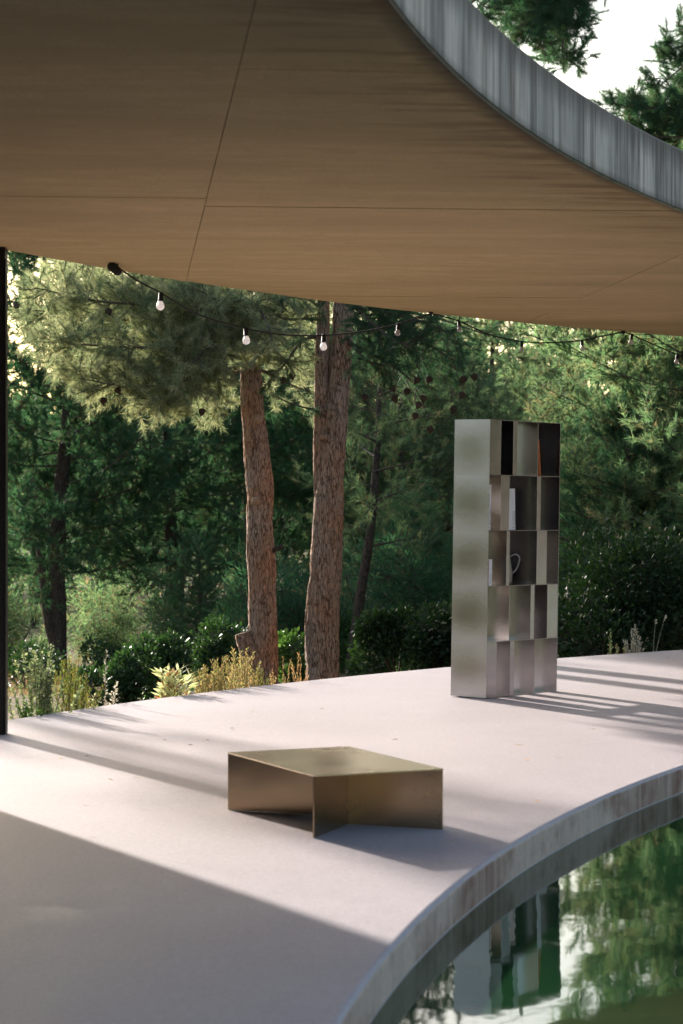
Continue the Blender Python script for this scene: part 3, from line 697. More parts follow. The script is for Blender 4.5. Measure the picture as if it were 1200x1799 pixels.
wood = [
    (p1, 300, 39, 2.2, .92, 'dark pine seen between the forked trunk and the pruned pine', M['needleB']),
    (p1, 440, 42, 4.0, .98, 'dark pine directly behind the pruned pine trunk', M['needleB']),
    (p2, -40, 43, 2.0, .62, 'pine at the left margin beside the steel post', M['needleB']),
    (p2, 210, 50, 3.1, .95, 'tall pine standing far behind the forked dark pine', M['needleB']),
    (p1, 560, 45, 5.2, .9, 'dark pine filling the gap between the two big trunks', M['needleB']),
    (p2, 690, 39, 4.4, .70, 'sunlit olive pine just right of the thick reddish trunk', M['needleC']),
    (p1, 790, 42, 1.2, .80, 'pine with shaded lower branches behind the left side of the bookcase', M['needleC']),
    (p1, 1190, 33, 3.3, .95, 'broad pine at the right margin under the string lights', M['needleC']),
    (p2, 1270, 29, 5.0, .85, 'pine just past the right margin whose branches reach into view', M['needleC']),
    (p2, 1165, 31, 3.7, .86, 'dense pine behind the young pines near the right margin', M['needleC']),
    (p1, 960, 52, .7, .95, 'distant pine under the patch of sky behind the string lights', M['needleC']),
    (p2, 760, 55, 2.7, .95, 'distant pale pine behind the bookcase', M['needleC']),
    (p1, 620, 58, 3.9, .9, 'distant pine behind the thick reddish trunk', M['needleB']),
    (p2, 420, 60, 5.5, .95, 'distant pine behind the pruned trunk', M['needleB']),
    (p1, 60, 56, 1.9, .78, 'distant pine near the left margin', M['needleB']),
    (p3, 345, 33, 1.0, .52, 'small bushy pine low behind the golden rosemary', M['needleB']),
    (p3, 730, 33, 3.0, .62, 'small dark pine behind the round bush left of the bookcase', M['needleB']),
    (p3, 1180, 30.5, 2.0, .88, 'young pine at the right margin above the glossy bush', M['needleB']),
]
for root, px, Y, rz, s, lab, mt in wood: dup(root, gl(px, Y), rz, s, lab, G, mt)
# the wood farther off reads as one mass
rng = np.random.default_rng(321); n = 60000
wy = rng.uniform(60, 82, n); wx = rng.uniform(-16, 17, n)
top = np.array([6.4 + 1.6 * mnoise.noise((x * .33, y * .2, 1.5)) + .9 * mnoise.noise((x * .9, y * .5, 4.5)) - (1.0 if x > 2 else .0) - max(0, -x - 5.5) * .6 for x, y in zip(wx, wy)])
wz = -2.2 + (top + 2.2) * rng.uniform(0, 1, n) ** .75
V, I, r = leaves(np.stack([wx, wy, wz], 1), rng.normal(size=(n, 3)) + np.array([0, 0, .6]), .34, .11, rng)
tag(bulk('distant_wood', V, I, 3, M['needleC'], None, r), 'dense distant pine wood closing the view behind the trees', 'wood', None, 'stuff')
# the planted court inside the ring, outside the picture
v = [(24, 10, -.06)] + [(24 + 13.3 * math.cos(2 * math.pi * i / 90), 10 + 13.3 * math.sin(2 * math.pi * i / 90), -.06) for i in range(90)]
v += [(x, y, -1.0) for x, y, z in v[1:]]
tag(pyd('court_ground', v, [(0, 1 + i, 1 + (i + 1) % 90) for i in range(90)] + [(1 + i, 91 + i, 91 + (i + 1) % 90, 1 + (i + 1) % 90) for i in range(90)], M['ground']), kind='structure')
# tall pine whose branches show above the roof edge at top right
pc = empty('pine_tree', (5.4, 27.0, gz(5.4, 27)))
tag(pc, 'tall pine whose dark branches show against the sky above the roof edge', 'tree', G)
trunk_mesh('trunk', [(0, 0, -.2), (.1, 0, 3), (0, .1, 6), (-.2, 0, 10)], [.24, .2, .15, .04], M['bark2'], pc, 60, 24, .06, 9)
cc = Crown(91, .105, .0036, 34, 1.25)
for pts in ([(1060, -260, 26.6), (980, -120, 26.3), (920, -20, 26.1), (880, 40, 26)], [(1060, -240, 26.6), (1000, -100, 26.2), (970, 20, 25.9), (945, 90, 25.8)], [(1080, -240, 26.6), (1020, -80, 26.4), (995, 40, 26.2), (985, 110, 26.1)],
            [(1060, -250, 26.6), (960, -140, 26.6), (900, -60, 26.5), (850, -10, 26.4)], [(1060, -240, 26.6), (990, -120, 26.9), (930, -10, 27.0), (910, 60, 27.0)], [(1060, -220, 26.6), (1020, -100, 25.9), (960, -10, 25.5), (930, 40, 25.4)],
            [(1060, -240, 26.6), (960, -100, 27.4), (890, -10, 27.6), (860, 20, 27.6)], [(1060, -220, 26.6), (1000, -60, 27.2), (960, 60, 27.4), (950, 100, 27.4)], [(1060, -250, 26.6), (1010, -130, 26.4), (960, -40, 26.3), (900, 30, 26.2)],
            [(1060, -220, 26.6), (1010, -40, 26.0), (990, 60, 25.8), (990, 125, 25.7)], [(1060, -220, 26.6), (980, -40, 25.8), (940, 40, 25.5), (925, 75, 25.4)], [(1060, -220, 26.6), (1030, -90, 26.7), (1010, 0, 26.8), (1000, 70, 26.8)], [(1400, 130, 27), (1270, 180, 26.3), (1140, 190, 26), (1070, 180, 25.9)],
            [(1400, -40, 27), (1290, 20, 26.5), (1220, 70, 26.3), (1170, 90, 26.2)], [(1400, 100, 27), (1290, 160, 26.9), (1200, 200, 26.8), (1120, 215, 26.7)], [(1400, 200, 27), (1290, 230, 26.4), (1200, 240, 26.2), (1140, 240, 26.1)],
            [(1400, 60, 27), (1280, 130, 26.7), (1180, 180, 26.4), (1080, 205, 26.2)], [(1400, 0, 27), (1280, 70, 26.4), (1210, 110, 26.2), (1160, 150, 26.1)], [(1400, 160, 27), (1260, 210, 26.6), (1160, 230, 26.4), (1100, 225, 26.3)]):
    L(cc, pc, pts, sub=.05, subL=.5, up=.25, start=.2, tufts=4)
for i in range(12):
    a = i * 2.4; h = 5.5 + i * .38; d = np.array([math.cos(a), math.sin(a), .2]); p0 = np.array([-.1, 0, h]); ln = 2.3 - .12 * i
    if d[0] < -.3 and h < 8: continue
    cc.limb([p0, p0 + d * ln * .5, p0 + d * ln], .03, .008, sub=.2, subL=.7, up=.3)
cc.build(pc, M['needleB'])
# out of the picture at the left: the pine that throws the dappled shade, and the wood round the rest of the ring
GO = 'pines outside the picture'
p4 = make_pine(7.6, 4.7, 1.3, 87, M['needleB'], nl=.11, nw=.007, k=9, nlimb=24, lean=.05, sub=.12, subL=.5)
put(p4, (-8.6, 28.0, gz(-8.6, 28.0)), 2.0, 1.0, 'young pine with a bare stem outside the picture at the left', GO)
dup(p3, (-8.6, 23.0, gz(-8.6, 23.0)), 4.0, 1.0, 'pine outside the picture at the left, shading the terrace', GO, M['needleB'])
for i, (x, y) in enumerate([(-12.5, 14.5), (-11.5, 10.5), (-10, 6), (-9.5, 1), (-8.5, -4)]):
    dup((p3, p1)[i % 2], (x, y, gz(x, y)), i * 1.1, (1.25, .8)[i % 2], 'pine outside the picture beyond the left side of the terrace', GO, M['needleB'])
for i in range(22):
    t = -2.9 + i * .2; r = 31 + 4 * random.random(); x, y = ringpt(r, t)
    if y > 12 and x < 12: continue
    dup((p1, p2)[i % 2], (x, y, gz(x, y)), random.uniform(0, 6), random.uniform(.9, 1.15), 'pine outside the picture round the far side of the ring', GO, M['needleB'])

for i in range(9):
    a = 1.5 + i * .33; x, y = 24 + 11.8 * math.cos(a), 10 + 11.8 * math.sin(a)
    dup((p1, p2)[i % 2], (x, y, -.1), i * 1.3, .95, 'pine outside the picture in the court garden', GO, M['needleB'])

# ------------------------------------------------------------------ broad-leaved bushes
def make_bush(name, loc, R, H, n, mat, seed, leaf=.062, lw=.034, lobes=9):
    root = empty(name, loc); rng = np.random.default_rng(seed); w = Wood(); P, D = [], []
    cs = [(rng.normal(0, R * .42), rng.normal(0, R * .35), H * rng.uniform(.12, .74), rng.uniform(.32, .55) * min(R, H * .8)) for _ in range(lobes)]
    for (x, y, z, r) in cs:
        w.add(spline([(0, 0, 0), (x * .4, y * .4, z * .5), (x, y, z)], 7), .018, .006, 5)
        m = n // lobes; u = unit(rng.normal(size=(m, 3))); rad = r * rng.uniform(.3, 1.0, (m, 1)) ** .5 * (1 + .25 * rng.normal(size=(m, 1)) * .5)
        p = np.array([x, y, z]) + u * rad; p[:, 2] = np.maximum(p[:, 2], .03); P.append(p); D.append(unit(u + rng.normal(size=(m, 3)) * .6 + np.array([0, 0, .25])))
        for j in range(10): w.add([(x, y, z), np.array([x, y, z]) + u[j] * r * .9], .005, .002, 3)
    P = np.vstack(P); D = np.vstack(D); V, I, r = leaves(P, D, leaf, lw, rng)
    tag(bulk('foliage', V, I, 3, mat, root, r), kind='stuff'); w.build('stems', M['twig'], root)
    return root
GB = 'evergreen bushes behind the terrace'
def bush(px, Y, R, H, n, mat, seed, label, **kw):
    b = make_bush('bush', gl(px, Y), R, H, n, mat, seed, **kw); tag(b, label, 'bush', GB); return b
bush(1090, 25.2, 1.15, 1.75, 15000, M['oak'], 1, 'big glossy dark bush right of the bookcase', lobes=14)
bush(1225, 25.6, .9, 1.7, 7000, M['oak'], 21, 'glossy dark bush running out of the picture at the right', lobes=9)
bush(985, 26.0, .6, 1.2, 4500, M['oak'], 2, 'dark bush partly behind the right side of the bookcase', lobes=7)
bush(770, 25.4, .52, 1.12, 5500, M['oak'], 3, 'round dark bush at the left side of the bookcase', lobes=8)
bush(700, 25.6, .42, .98, 4500, M['oak'], 4, 'dark bush between the slim trunk and the bookcase', lobes=7)
bush(665, 27.0, .36, .62, 1800, M['oakl'], 5, 'small bright green bush beside the thick reddish trunk', lobes=6)
bush(515, 26.5, .36, .85, 2600, M['oakl'], 6, 'fresh green bush glowing between the two big trunks', lobes=6)
bush(300, 24.5, .42, 1.0, 4600, M['oak'], 7, 'dark green bush behind the variegated plant', lobes=8)
bush(215, 23.2, .40, .72, 3600, M['oak'], 8, 'low dark bush behind the dry seed stalks', lobes=7)
bush(385, 26.0, .40, .95, 3000, M['oak'], 9, 'dark bush behind the golden rosemary', lobes=7)
bush(620, 31, .5, .9, 2600, M['oakl'], 10, 'green bush low behind the slim dark trunk', lobes=7)
bush(830, 26.5, .6, 1.2, 3600, M['oak'], 12, 'dark bush hidden mostly by the bookcase', lobes=7)
bush(40, 34, .55, .7, 1800, M['oak'], 13, 'dark bush at the far left below the forked pine', lobes=7)
bush(175, 36, .5, .75, 1800, M['oak'], 14, 'dark bush low right of the forked trunk', lobes=7)
for i, (px, Y, R_, H_, mt, lab) in enumerate([(20, 42, .9, 1.5, 'needleC', 'dusty brush at the far left beside the post'), (190, 43, 1.0, 1.9, 'needleC', 'dusty brush just right of the forked trunk'),
        (360, 37, 1.0, 1.7, 'needleB', 'dark brush left of the pruned trunk'), (480, 31, .9, 1.7, 'needleB', 'dark brush between the big trunks'),
        (560, 35, 1.0, 1.9, 'needleB', 'dark brush behind the thick reddish trunk'), (650, 34, 1.0, 2.0, 'needleC', 'olive brush behind the slim leaning trunk'), (760, 32, 1.0, 2.2, 'needleB', 'dark brush above the round bush left of the bookcase'),
        (1000, 31, 1.0, 2.4, 'needleB', 'dark brush right behind the bookcase'), (1130, 30, 1.1, 2.6, 'needleB', 'dark brush rising over the big glossy bush')]):
    bush(px, Y, R_, H_, 7000, M[mt], 60 + i, lab, leaf=.14, lw=.018, lobes=12)
# slim trunk right of the thick pine
sp = empty('pine_tree', gl(618, 30)); tag(sp, 'slim dark leaning trunk right of the thick reddish pine', 'tree', G)
trunk_mesh('trunk', rel(sp, [at(612, 1220, 30), at(622, 1130, 30), at(634, 1040, 30), at(650, 940, 30), at(662, 800, 30.4), at(668, 660, 31)]), [.075, .068, .062, .055, .045, .02], M['bark2'], sp, 50, 18, .06, 12)
c_ = Crown(131, .10, .006, 13, .8)
for i in range(11):
    f = i / 11; p0 = np.array(rel(sp, [at(650 + 16 * f, 960 - 290 * f, 30.2)])[0]); a = i * 2.4; d = np.array([math.cos(a), math.sin(a), .2]); ln = .8
    c_.limb([p0, p0 + d * ln * .5, p0 + d * ln], .015, .006, sub=.13, subL=.5, up=.3)
c_.build(sp, M['needleC'])

# dry grass and litter under the wood: uncountable
rng = np.random.default_rng(99); n = 16000
gy = rng.uniform(30, 46, n); gx = (rng.uniform(-60, 1260, n) - HX) / F * gy
keep = np.hypot(gx - CX, gy - CY) > 26.3; gx, gy = gx[keep], gy[keep]
clump = np.array([mnoise.noise((x * .9, y * .9, 7)) for x, y in zip(gx, gy)]); k_ = clump > .12; gx, gy = gx[k_], gy[k_]
P = np.stack([gx, gy, [gz(x, y) - .02 for x, y in zip(gx, gy)]], 1); D = np.stack([rng.normal(0, .4, len(P)), rng.normal(0, .4, len(P)), np.ones(len(P))], 1)
V, I, r = leaves(P, D, .24, .010, rng, .1)
tag(bulk('dry_grass', V, I, 3, M['straw'], None, r), 'dry straw-coloured grass under the trees', 'grass', None, 'stuff')

# ------------------------------------------------------------------ small plants along the terrace edge
def stem_plant(name, loc, stems, leaf, lw, per, mat, seed, ang=.8, stem_r=.003, smat=None, lift=.05, tip=None, top_only=0.0):
    """stems: list of (dx, dy, height, lean x, lean y)"""
    root = empty(name, loc); rng = np.random.default_rng(seed); w = Wood(); P, D = [], []
    for (dx, dy, h, lx, ly) in stems:
        b = np.array([dx, dy, 0]); Q = spline([b, b + [lx * .3, ly * .3, h * .5], b + [lx, ly, h]], 9); w.add(Q, stem_r, stem_r * .45, 4)
        m = max(3, int(per * h))
        for j in range(m):
            f = top_only + (1 - top_only) * (j + rng.uniform(0, 1)) / m; i = min(int(f * 8), 7); q = Q[i] + (Q[i + 1] - Q[i]) * (f * 8 - i); t = unit(Q[i + 1] - Q[i])
            d = unit(unit(np.cross(t, rng.normal(size=3))) * ang + t * (1 - .4 * ang) + np.array([0, 0, lift])); P.append(q); D.append(d)
    V, I, r = leaves(np.array(P), np.array(D), leaf, lw, rng); tag(bulk('leaves', V, I, 3, mat, root, r), kind='stuff')
    w.build('stems', smat or M['twig'], root); return root
def rstems(n, rx, ry, h0, h1, lean, seed):
    r = np.random.default_rng(seed); out = []
    for i in range(n):
        x, y = r.normal(0, rx), r.normal(0, ry); out.append((x, y, r.uniform(h0, h1) * (1 - .35 * min(1, abs(x) / (2.2 * rx + 1e-6))), x * .5 + r.normal(0, lean), r.normal(0, lean)))
    return out
GP = 'small plants along the terrace edge'
def edge_y(px):   # where the view ray through px meets the outer deck edge
    for Y in np.arange(14, 26, .02):
        x = (px - HX) / F * Y
        if math.hypot(x - CX, Y - CY) > deck_out(math.atan2(Y - CY, CX - x)): return Y
    return 22
def pl(px, back=.25): Y = edge_y(px) + back; return ((px - HX) / F * Y, Y, -.30)
def plant(name, px, label, cat='plant', back=.25, **kw):
    o = stem_plant(name, pl(px, back), **kw); return tag(o, label, cat, GP)
plant('leafy_shrub', 68, 'pale small-leaved shrub beside the steel post', stems=rstems(24, .075, .08, .50, .80, .03, 1), leaf=.028, lw=.020, per=190, mat=M['pale'], seed=1, ang=1.1)
plant('leafy_shrub', 45, 'low green small-leaved shrub at the foot of the steel post', stems=rstems(14, .06, .06, .28, .42, .03, 2), leaf=.024, lw=.018, per=200, mat=M['oakl'], seed=2, ang=1.1, back=.15)
plant('leafy_shrub', 88, 'low green shrub between the pale shrub and the rosemary', stems=rstems(9, .04, .06, .26, .38, .03, 3), leaf=.022, lw=.018, per=200, mat=M['oakl'], seed=3, ang=1.1, back=.15)
plant('rosemary_bush', 122, 'olive rosemary clump right of the pale shrub', 'rosemary', stems=rstems(30, .065, .08, .40, .70, .03, 4), leaf=.030, lw=.0055, per=260, mat=M['rosegreen'], seed=4, ang=.75)
plant('rosemary_bush', 148, 'narrow rosemary sprig right of the olive clump', 'rosemary', stems=rstems(9, .03, .05, .36, .56, .02, 5), leaf=.030, lw=.0055, per=260, mat=M['rosegreen'], seed=5, ang=.75)
plant('rosemary_bush', 163, 'short yellowish sprig at the end of the olive rosemary', 'rosemary', stems=rstems(6, .02, .04, .28, .40, .02, 6), leaf=.028, lw=.007, per=240, mat=M['variegated'], seed=6, ang=.8)
plant('seed_stalk', 184, 'tall dry stalk with pale seed heads', stems=[(0, 0, .66, .01, 0), (.012, .02, .40, .06, 0)], leaf=.030, lw=.014, per=55, mat=M['silver'], seed=7, ang=.9, stem_r=.0025, top_only=.45, smat=M['straw'])
plant('seed_stalk', 200, 'shorter dry stalk with pale seed heads', stems=[(0, 0, .44, .015, 0), (.01, .01, .36, -.03, 0)], leaf=.026, lw=.014, per=60, mat=M['silver'], seed=8, ang=.9, stem_r=.0022, top_only=.4, smat=M['straw'])
plant('variegated_plant', 302, 'yellow-cream plant with long narrow leaves left of the golden rosemary', stems=rstems(15, .085, .07, .30, .52, .04, 9), leaf=.095, lw=.020, per=70, mat=M['variegated'], seed=9, ang=.95, stem_r=.004, top_only=.35)
plant('rosemary_bush', 385, 'golden rosemary clump in front of the pruned pine', 'rosemary', stems=rstems(44, .075, .08, .38, .56, .03, 10), leaf=.030, lw=.006, per=260, mat=M['rosemary'], seed=10, ang=.75)
plant('rosemary_bush', 425, 'taller golden rosemary clump touching the pruned pine', 'rosemary', stems=rstems(36, .065, .08, .42, .62, .03, 11), leaf=.030, lw=.006, per=260, mat=M['rosemary'], seed=11, ang=.75, back=.4)
plant('rosemary_bush', 456, 'small green rosemary sprig right of the golden clumps', 'rosemary', stems=rstems(8, .025, .05, .32, .46, .02, 12), leaf=.030, lw=.006, per=240, mat=M['rosegreen'], seed=12, ang=.75)
plant('rosemary_bush', 362, 'narrow golden rosemary sprig at the left of the clump', 'rosemary', stems=rstems(7, .018, .05, .42, .56, .015, 13), leaf=.030, lw=.006, per=240, mat=M['rosemary'], seed=13, ang=.75)
plant('dry_grass_stalks', 520, 'rusty dry stalks between the two big trunks', stems=rstems(8, .035, .05, .32, .54, .02, 14), leaf=.030, lw=.007, per=80, mat=M['straw'], seed=14, ang=.4, stem_r=.0022, top_only=.3, smat=M['straw'])
plant('dry_grass_stalks', 492, 'thin upright dry stalks right of the pruned trunk', stems=rstems(5, .03, .05, .36, .56, .02, 15), leaf=.026, lw=.006, per=60, mat=M['straw'], seed=15, ang=.35, stem_r=.002, top_only=.5, smat=M['straw'])
plant('silver_plant', 1113, 'silvery white plant at the terrace edge right of the bookcase', stems=rstems(20, .075, .05, .34, .44, .03, 16) + [(.01, 0, .54, .0, 0), (.02, 0, .50, .01, 0), (.0, .02, .50, -.01, 0)], leaf=.028, lw=.012, per=210, mat=M['silver'], seed=16, ang=.8)
plant('flower_stalk', 1146, 'two bent stalks with dry flower heads right of the silvery plant', stems=[(0, 0, .58, .03, 0), (.01, 0, .62, .11, 0)], leaf=.024, lw=.020, per=16, mat=M['silver'], seed=17, ang=1.0, stem_r=.003, top_only=.93, smat=M['silver'])
plant('small_sprig', 1070, 'small pale green sprig left of the silvery plant', stems=[(0, 0, .52, .01, 0), (.01, .01, .40, .015, 0)], leaf=.026, lw=.020, per=70, mat=M['pale'], seed=18, ang=1.0, stem_r=.0025, top_only=.4)
plant('small_sprig', 1090, 'tiny yellowish sprig beside the silvery plant', stems=rstems(5, .02, .03, .34, .44, .01, 19), leaf=.024, lw=.018, per=80, mat=M['variegated'], seed=19, ang=1.0, stem_r=.0025, top_only=.4)
for i, (px, d) in enumerate([(250, 'right of the seed stalks'), (700, 'left of the bookcase')]):
    plant('small_sprig', px, 'tiny green sprig peeping over the terrace edge ' + d, stems=rstems(4, .02, .03, .3, .37, .01, 30 + i), leaf=.024, lw=.012, per=80, mat=M['oakl'], seed=30 + i, ang=.8, stem_r=.002)

# ------------------------------------------------------------------ low steel table
def table():
    Fc, Lc, Rc = Vector((-.1195, 10.26, 0)), Vector((-.5266, 11.19, 0)), Vector((.443, 10.52, 0)); Bc = Lc + Rc - Fc
    C = (Lc + Rc) / 2; H = .2665; t = .006
    root = empty('low_table', C); tag(root, 'low bronze-toned sheet metal table standing on two folded plates', 'table')
    def slab(name, quad, z0, z1):
        q = [p - C for p in quad]; v = [(p.x, p.y, z0) for p in q] + [(p.x, p.y, z1) for p in q]
        me = bpy.data.meshes.new(name); bm = bmesh.new(); vs = [bm.verts.new(x) for x in v]
        bm.faces.new(vs[3::-1]); bm.faces.new(vs[4:]); [bm.faces.new((vs[i], vs[(i + 1) % 4], vs[4 + (i + 1) % 4], vs[4 + i])) for i in range(4)]
        bmesh.ops.recalc_face_normals(bm, faces=bm.faces[:])
        bm.to_mesh(me); bm.free(); return link(name, me, root, M['bronze'])
    slab('top_plate', [Fc, Rc, Bc, Lc], H - t, H)
    J = Vector((.030, 10.70, 0)); J2 = 2 * C - J
    def plate(name, a, b):
        d = (b - a).normalized(); n = Vector((-d.y, d.x, 0)) * t * .5; a2 = a + d * .003; slab(name, [a2 - n, b - n, b + n, a2 + n], .001, H - t - .0005)
    dFJ = (J - Fc).normalized(); dLJ = (J2 - Lc).normalized()
    plate('leg_plate', Fc, J - dFJ * .0035); plate('leg_plate', Rc, J); plate('leg_plate', Lc, J2); plate('leg_plate', Bc, J2 + dFJ * .0035)
table()

# ------------------------------------------------------------------ steel bookcase
BW, BD, BH = .893, .313, 1.99
B0 = Vector((1.028, 17.24, 0)); BU = Vector((.635, .773, 0)).normalized(); BN = Vector((BU.y, -BU.x, 0))
TILT = .0157
case = empty('metal_bookcase', B0)
case.matrix_world = Matrix.Translation(B0 + Vector((0, 0, .004))) @ Matrix.Rotation(TILT, 4, 'Y') @ Matrix(((BU.x, -BN.x, 0, 0), (BU.y, -BN.y, 0, 0), (0, 0, 1, 0), (0, 0, 0, 1)))
tag(case, 'tall open bookcase of stacked raw steel cells with staggered plates', 'bookcase')
CASEM = case.matrix_world.copy()
TH = .004; ROWH = BH / 5
def u_of(px, xl, xr):
    t = (px - xl) / (xr - xl); Z0 = B0.y; b = BU.y; Z1 = Z0 + b * BW; return t * Z0 / (Z1 / BW - t * b)
def cbox(name, x, y, z, sx, sy, sz, mat=None, bev=.0007):
    o = link(name, box_me(name, sx, sy, sz, bev), case, mat or M['steel']); o.location = (x, y, z); return o
def pillow(name, w, h, bulge, mat):
    """thin plate in x (thickness) by y,z with a slight outward swell on its -x face"""
    v, f = [], []; ny, nz = 8, 10
    for i in range(ny + 1):
        for j in range(nz + 1):
            a, b = i / ny, j / nz; e = (1 - (2 * a - 1) ** 2) * (1 - (2 * b - 1) ** 2); v.append((-bulge * e, a * w, b * h))
    for i in range(ny):
        for j in range(nz): q = i * (nz + 1) + j; f.append((q, q + 1, q + nz + 2, q + nz + 1))
    q = len(v); v += [(x, y, z) for x in (.0002, TH) for y, z in ((0, 0), (w, 0), (w, h), (0, h))]
    f += [(q, q + 1, q + 2, q + 3), (q + 4, q + 5, q + 6, q + 7)] + [(q + k, q + (k + 1) % 4, q + 4 + (k + 1) % 4, q + 4 + k) for k in range(4)]
    me = bpy.data.meshes.new(name); bm = bmesh.new(); vs = [bm.verts.new(p) for p in v]; [bm.faces.new([vs[i] for i in q]) for q in f]
    bmesh.ops.recalc_face_normals(bm, faces=bm.faces[:]); bm.to_mesh(me); bm.free(); me.materials.append(mat)
    me.polygons.foreach_set('use_smooth', [i < ny * nz for i, p in enumerate(me.polygons)])
    return me
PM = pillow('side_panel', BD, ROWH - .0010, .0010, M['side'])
# rows from the top: cells [left px, right px], flush front plates [left px, right px], cells with a closed back
ROWSB = [
    (862, 986, [(882, 904), (911, 947), (947, 986)], [(862, 882), (904, 911)], (0, 2)),
    (861, 985, [(861, 883), (897, 946), (952, 985)], [(883, 897), (946, 952)], (1, 2)),
    (859, 983, [(859, 892), (897, 945), (962, 983)], [(892, 897), (945, 962)], (0, 1)),
    (858, 981, [(858, 897), (897, 934), (940, 963)], [(934, 940), (963, 981)], (2,)),
    (855, 979, [(873, 897), (904, 940), (940, 979)], [(855, 873), (897, 904)], ()),
]
for i, (xl, xr, cells, plates, backs) in enumerate(ROWSB):
    z0 = BH - (i + 1) * ROWH; z1 = z0 + ROWH
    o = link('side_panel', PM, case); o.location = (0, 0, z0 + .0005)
    cbox('side_panel', BW - TH, 0, z0 + .001, TH, BD, ROWH - .002)
    cbox('shelf', TH + .0005, .0005, z0, BW - 2 * TH - .001, BD - .001, TH)
    if i == 0: cbox('shelf', TH + .0005, .0005, z1 - TH, BW - 2 * TH - .001, BD - .001, TH)
    hz = z0 + TH + .0003; hh = ROWH - TH - .0006 - (TH if i == 0 else 0)
    us = sorted({round(u_of(p, xl, xr), 4) for c in cells + plates for p in c})
    for u in us[1:-1]: cbox('divider', u - TH / 2, .0015, hz, TH, BD - .006, hh)
    for (a, b) in plates:
        ua, ub = u_of(a, xl, xr), u_of(b, xl, xr); ua = max(ua + TH / 2, TH) + .0005; ub = min(ub - TH / 2, BW - TH) - .0005
        if ub - ua > .01: cbox('front_plate', ua, .0018, hz + .0005, ub - ua, .003, hh - .001)
    for k in backs:
        a, b = cells[k]; ua, ub = max(u_of(a, xl, xr) + TH / 2, TH) + .0005, min(u_of(b, xl, xr) - TH / 2, BW - TH) - .0005
        if (i, k) in ((1, 1), (2, 1), (1, 2)): ua += (ub - ua) * .05
        elif (i, k) in ((2, 0), (3, 2)): ua += (ub - ua) * .3
        cbox('back_plate', ua, BD - .005, hz + .0005, ub - ua, .003, hh - .001)
# things on the shelves: local (x along front, y depth, z)
def shelf_z(row): return BH - (row + 1) * ROWH + TH + .0006
def thing_in_case(name, me, mat, x, y, z, label, cat, rz=0.0, ry=0.0, group=None):
    o = link(name, me, None, mat); o.matrix_world = CASEM @ Matrix.Translation((x, y, z)) @ Matrix.Rotation(rz, 4, 'Z') @ Matrix.Rotation(ry, 4, 'Y')
    return tag(o, label, cat, group)
def u_at(px, row, d):
    """front-plane x of a point seen at px and lying d behind the front"""
    xl, xr = ROWSB[row][0], ROWSB[row][1]; return u_of(px, xl, xr) + d * .818 / .575
def book(name, w, dp, h, cover, x, y, z, label, ry=0.0, marks=True, rz=0.0):
    root = empty(name, (0, 0, 0)); root.matrix_world = CASEM @ Matrix.Translation((x, y, z)) @ Matrix.Rotation(rz, 4, 'Z') @ Matrix.Rotation(ry, 4, 'Y')
    tag(root, label, 'book', 'books on the shelves')
    o = link('cover', box_me('cover', w, dp, h, .0012), root, cover)
    o = link('pages', box_me('pages', w - .006, .004, h - .008, .0005), root, M['paper']); o.location = (.003, dp - .0015, .004)
    if marks:
        o = link('spine_mark', box_me('spine_mark', .006, .0015, .007), root, M['ink']); o.location = (w * .35, -.0008, .018)
        o = link('spine_title', box_me('spine_title', .003, .0015, h * .34), root, M['ink']); o.location = (w * .6, -.0008, h * .12)
    return root
zr = shelf_z(1)
book('book', .030, .20, .325, M['paper'], .006, .006, zr, 'thin white book at the left of the second row from the top')
u0 = u_of(897, 861, 985) + .004
book('book', .045, .19, .30, M['paper'], u0, .008, zr, 'thick white book nearest the divider, second row from the top', marks=False)
book('book', .020, .19, .30, M['paper'], u0 + .048, .010, zr, 'white book second in the row of white books', ry=-.03)
book('book', .022, .19, .30, M['paper'], u0 + .073, .012, zr, 'white book with a black title leaning on its neighbours', ry=-.05)
zr = shelf_z(2)
book('book', .012, .17, .19, M['red'], .006, .006, zr, 'thin red book in the left cell of the middle row', marks=False)
book('book', .038, .16, .19, M['paper'], .020, .004, zr, 'small white book beside the red one in the middle row')
zr = shelf_z(0)
book('book', .028, .17, .265, M['orange'], u_of(947, 862, 986) + .030, .010, zr, 'orange book leaning in the top right cell', ry=-.11, marks=False)
# dark metal jug with a looped handle
jx, jy = u_of(897, 859, 983) + .085, .10
jug = empty('metal_jug', (0, 0, 0)); jug.matrix_world = CASEM @ Matrix.Translation((jx, jy, shelf_z(2)))
tag(jug, 'dark metal jug with a looped handle in the middle row', 'jug')
lathe('body', [(.001, .001), (.048, .001), (.054, .02), (.054, .09), (.046, .15), (.038, .19), (.041, .215), (.038, .215), (.035, .19), (.043, .15), (.05, .09), (.05, .02), (.001, .01)], 24, M['jug'], jug)
hp = spline([(c * .72, -c * .69, z) for c, z in ((.036, .205), (.075, .222), (.105, .20), (.100, .155), (.080, .11), (.052, .08))], 22); v, f = tube_geo(hp, [.006] * 22, 8); pyd('handle', v, f, M['jug'], jug, True)

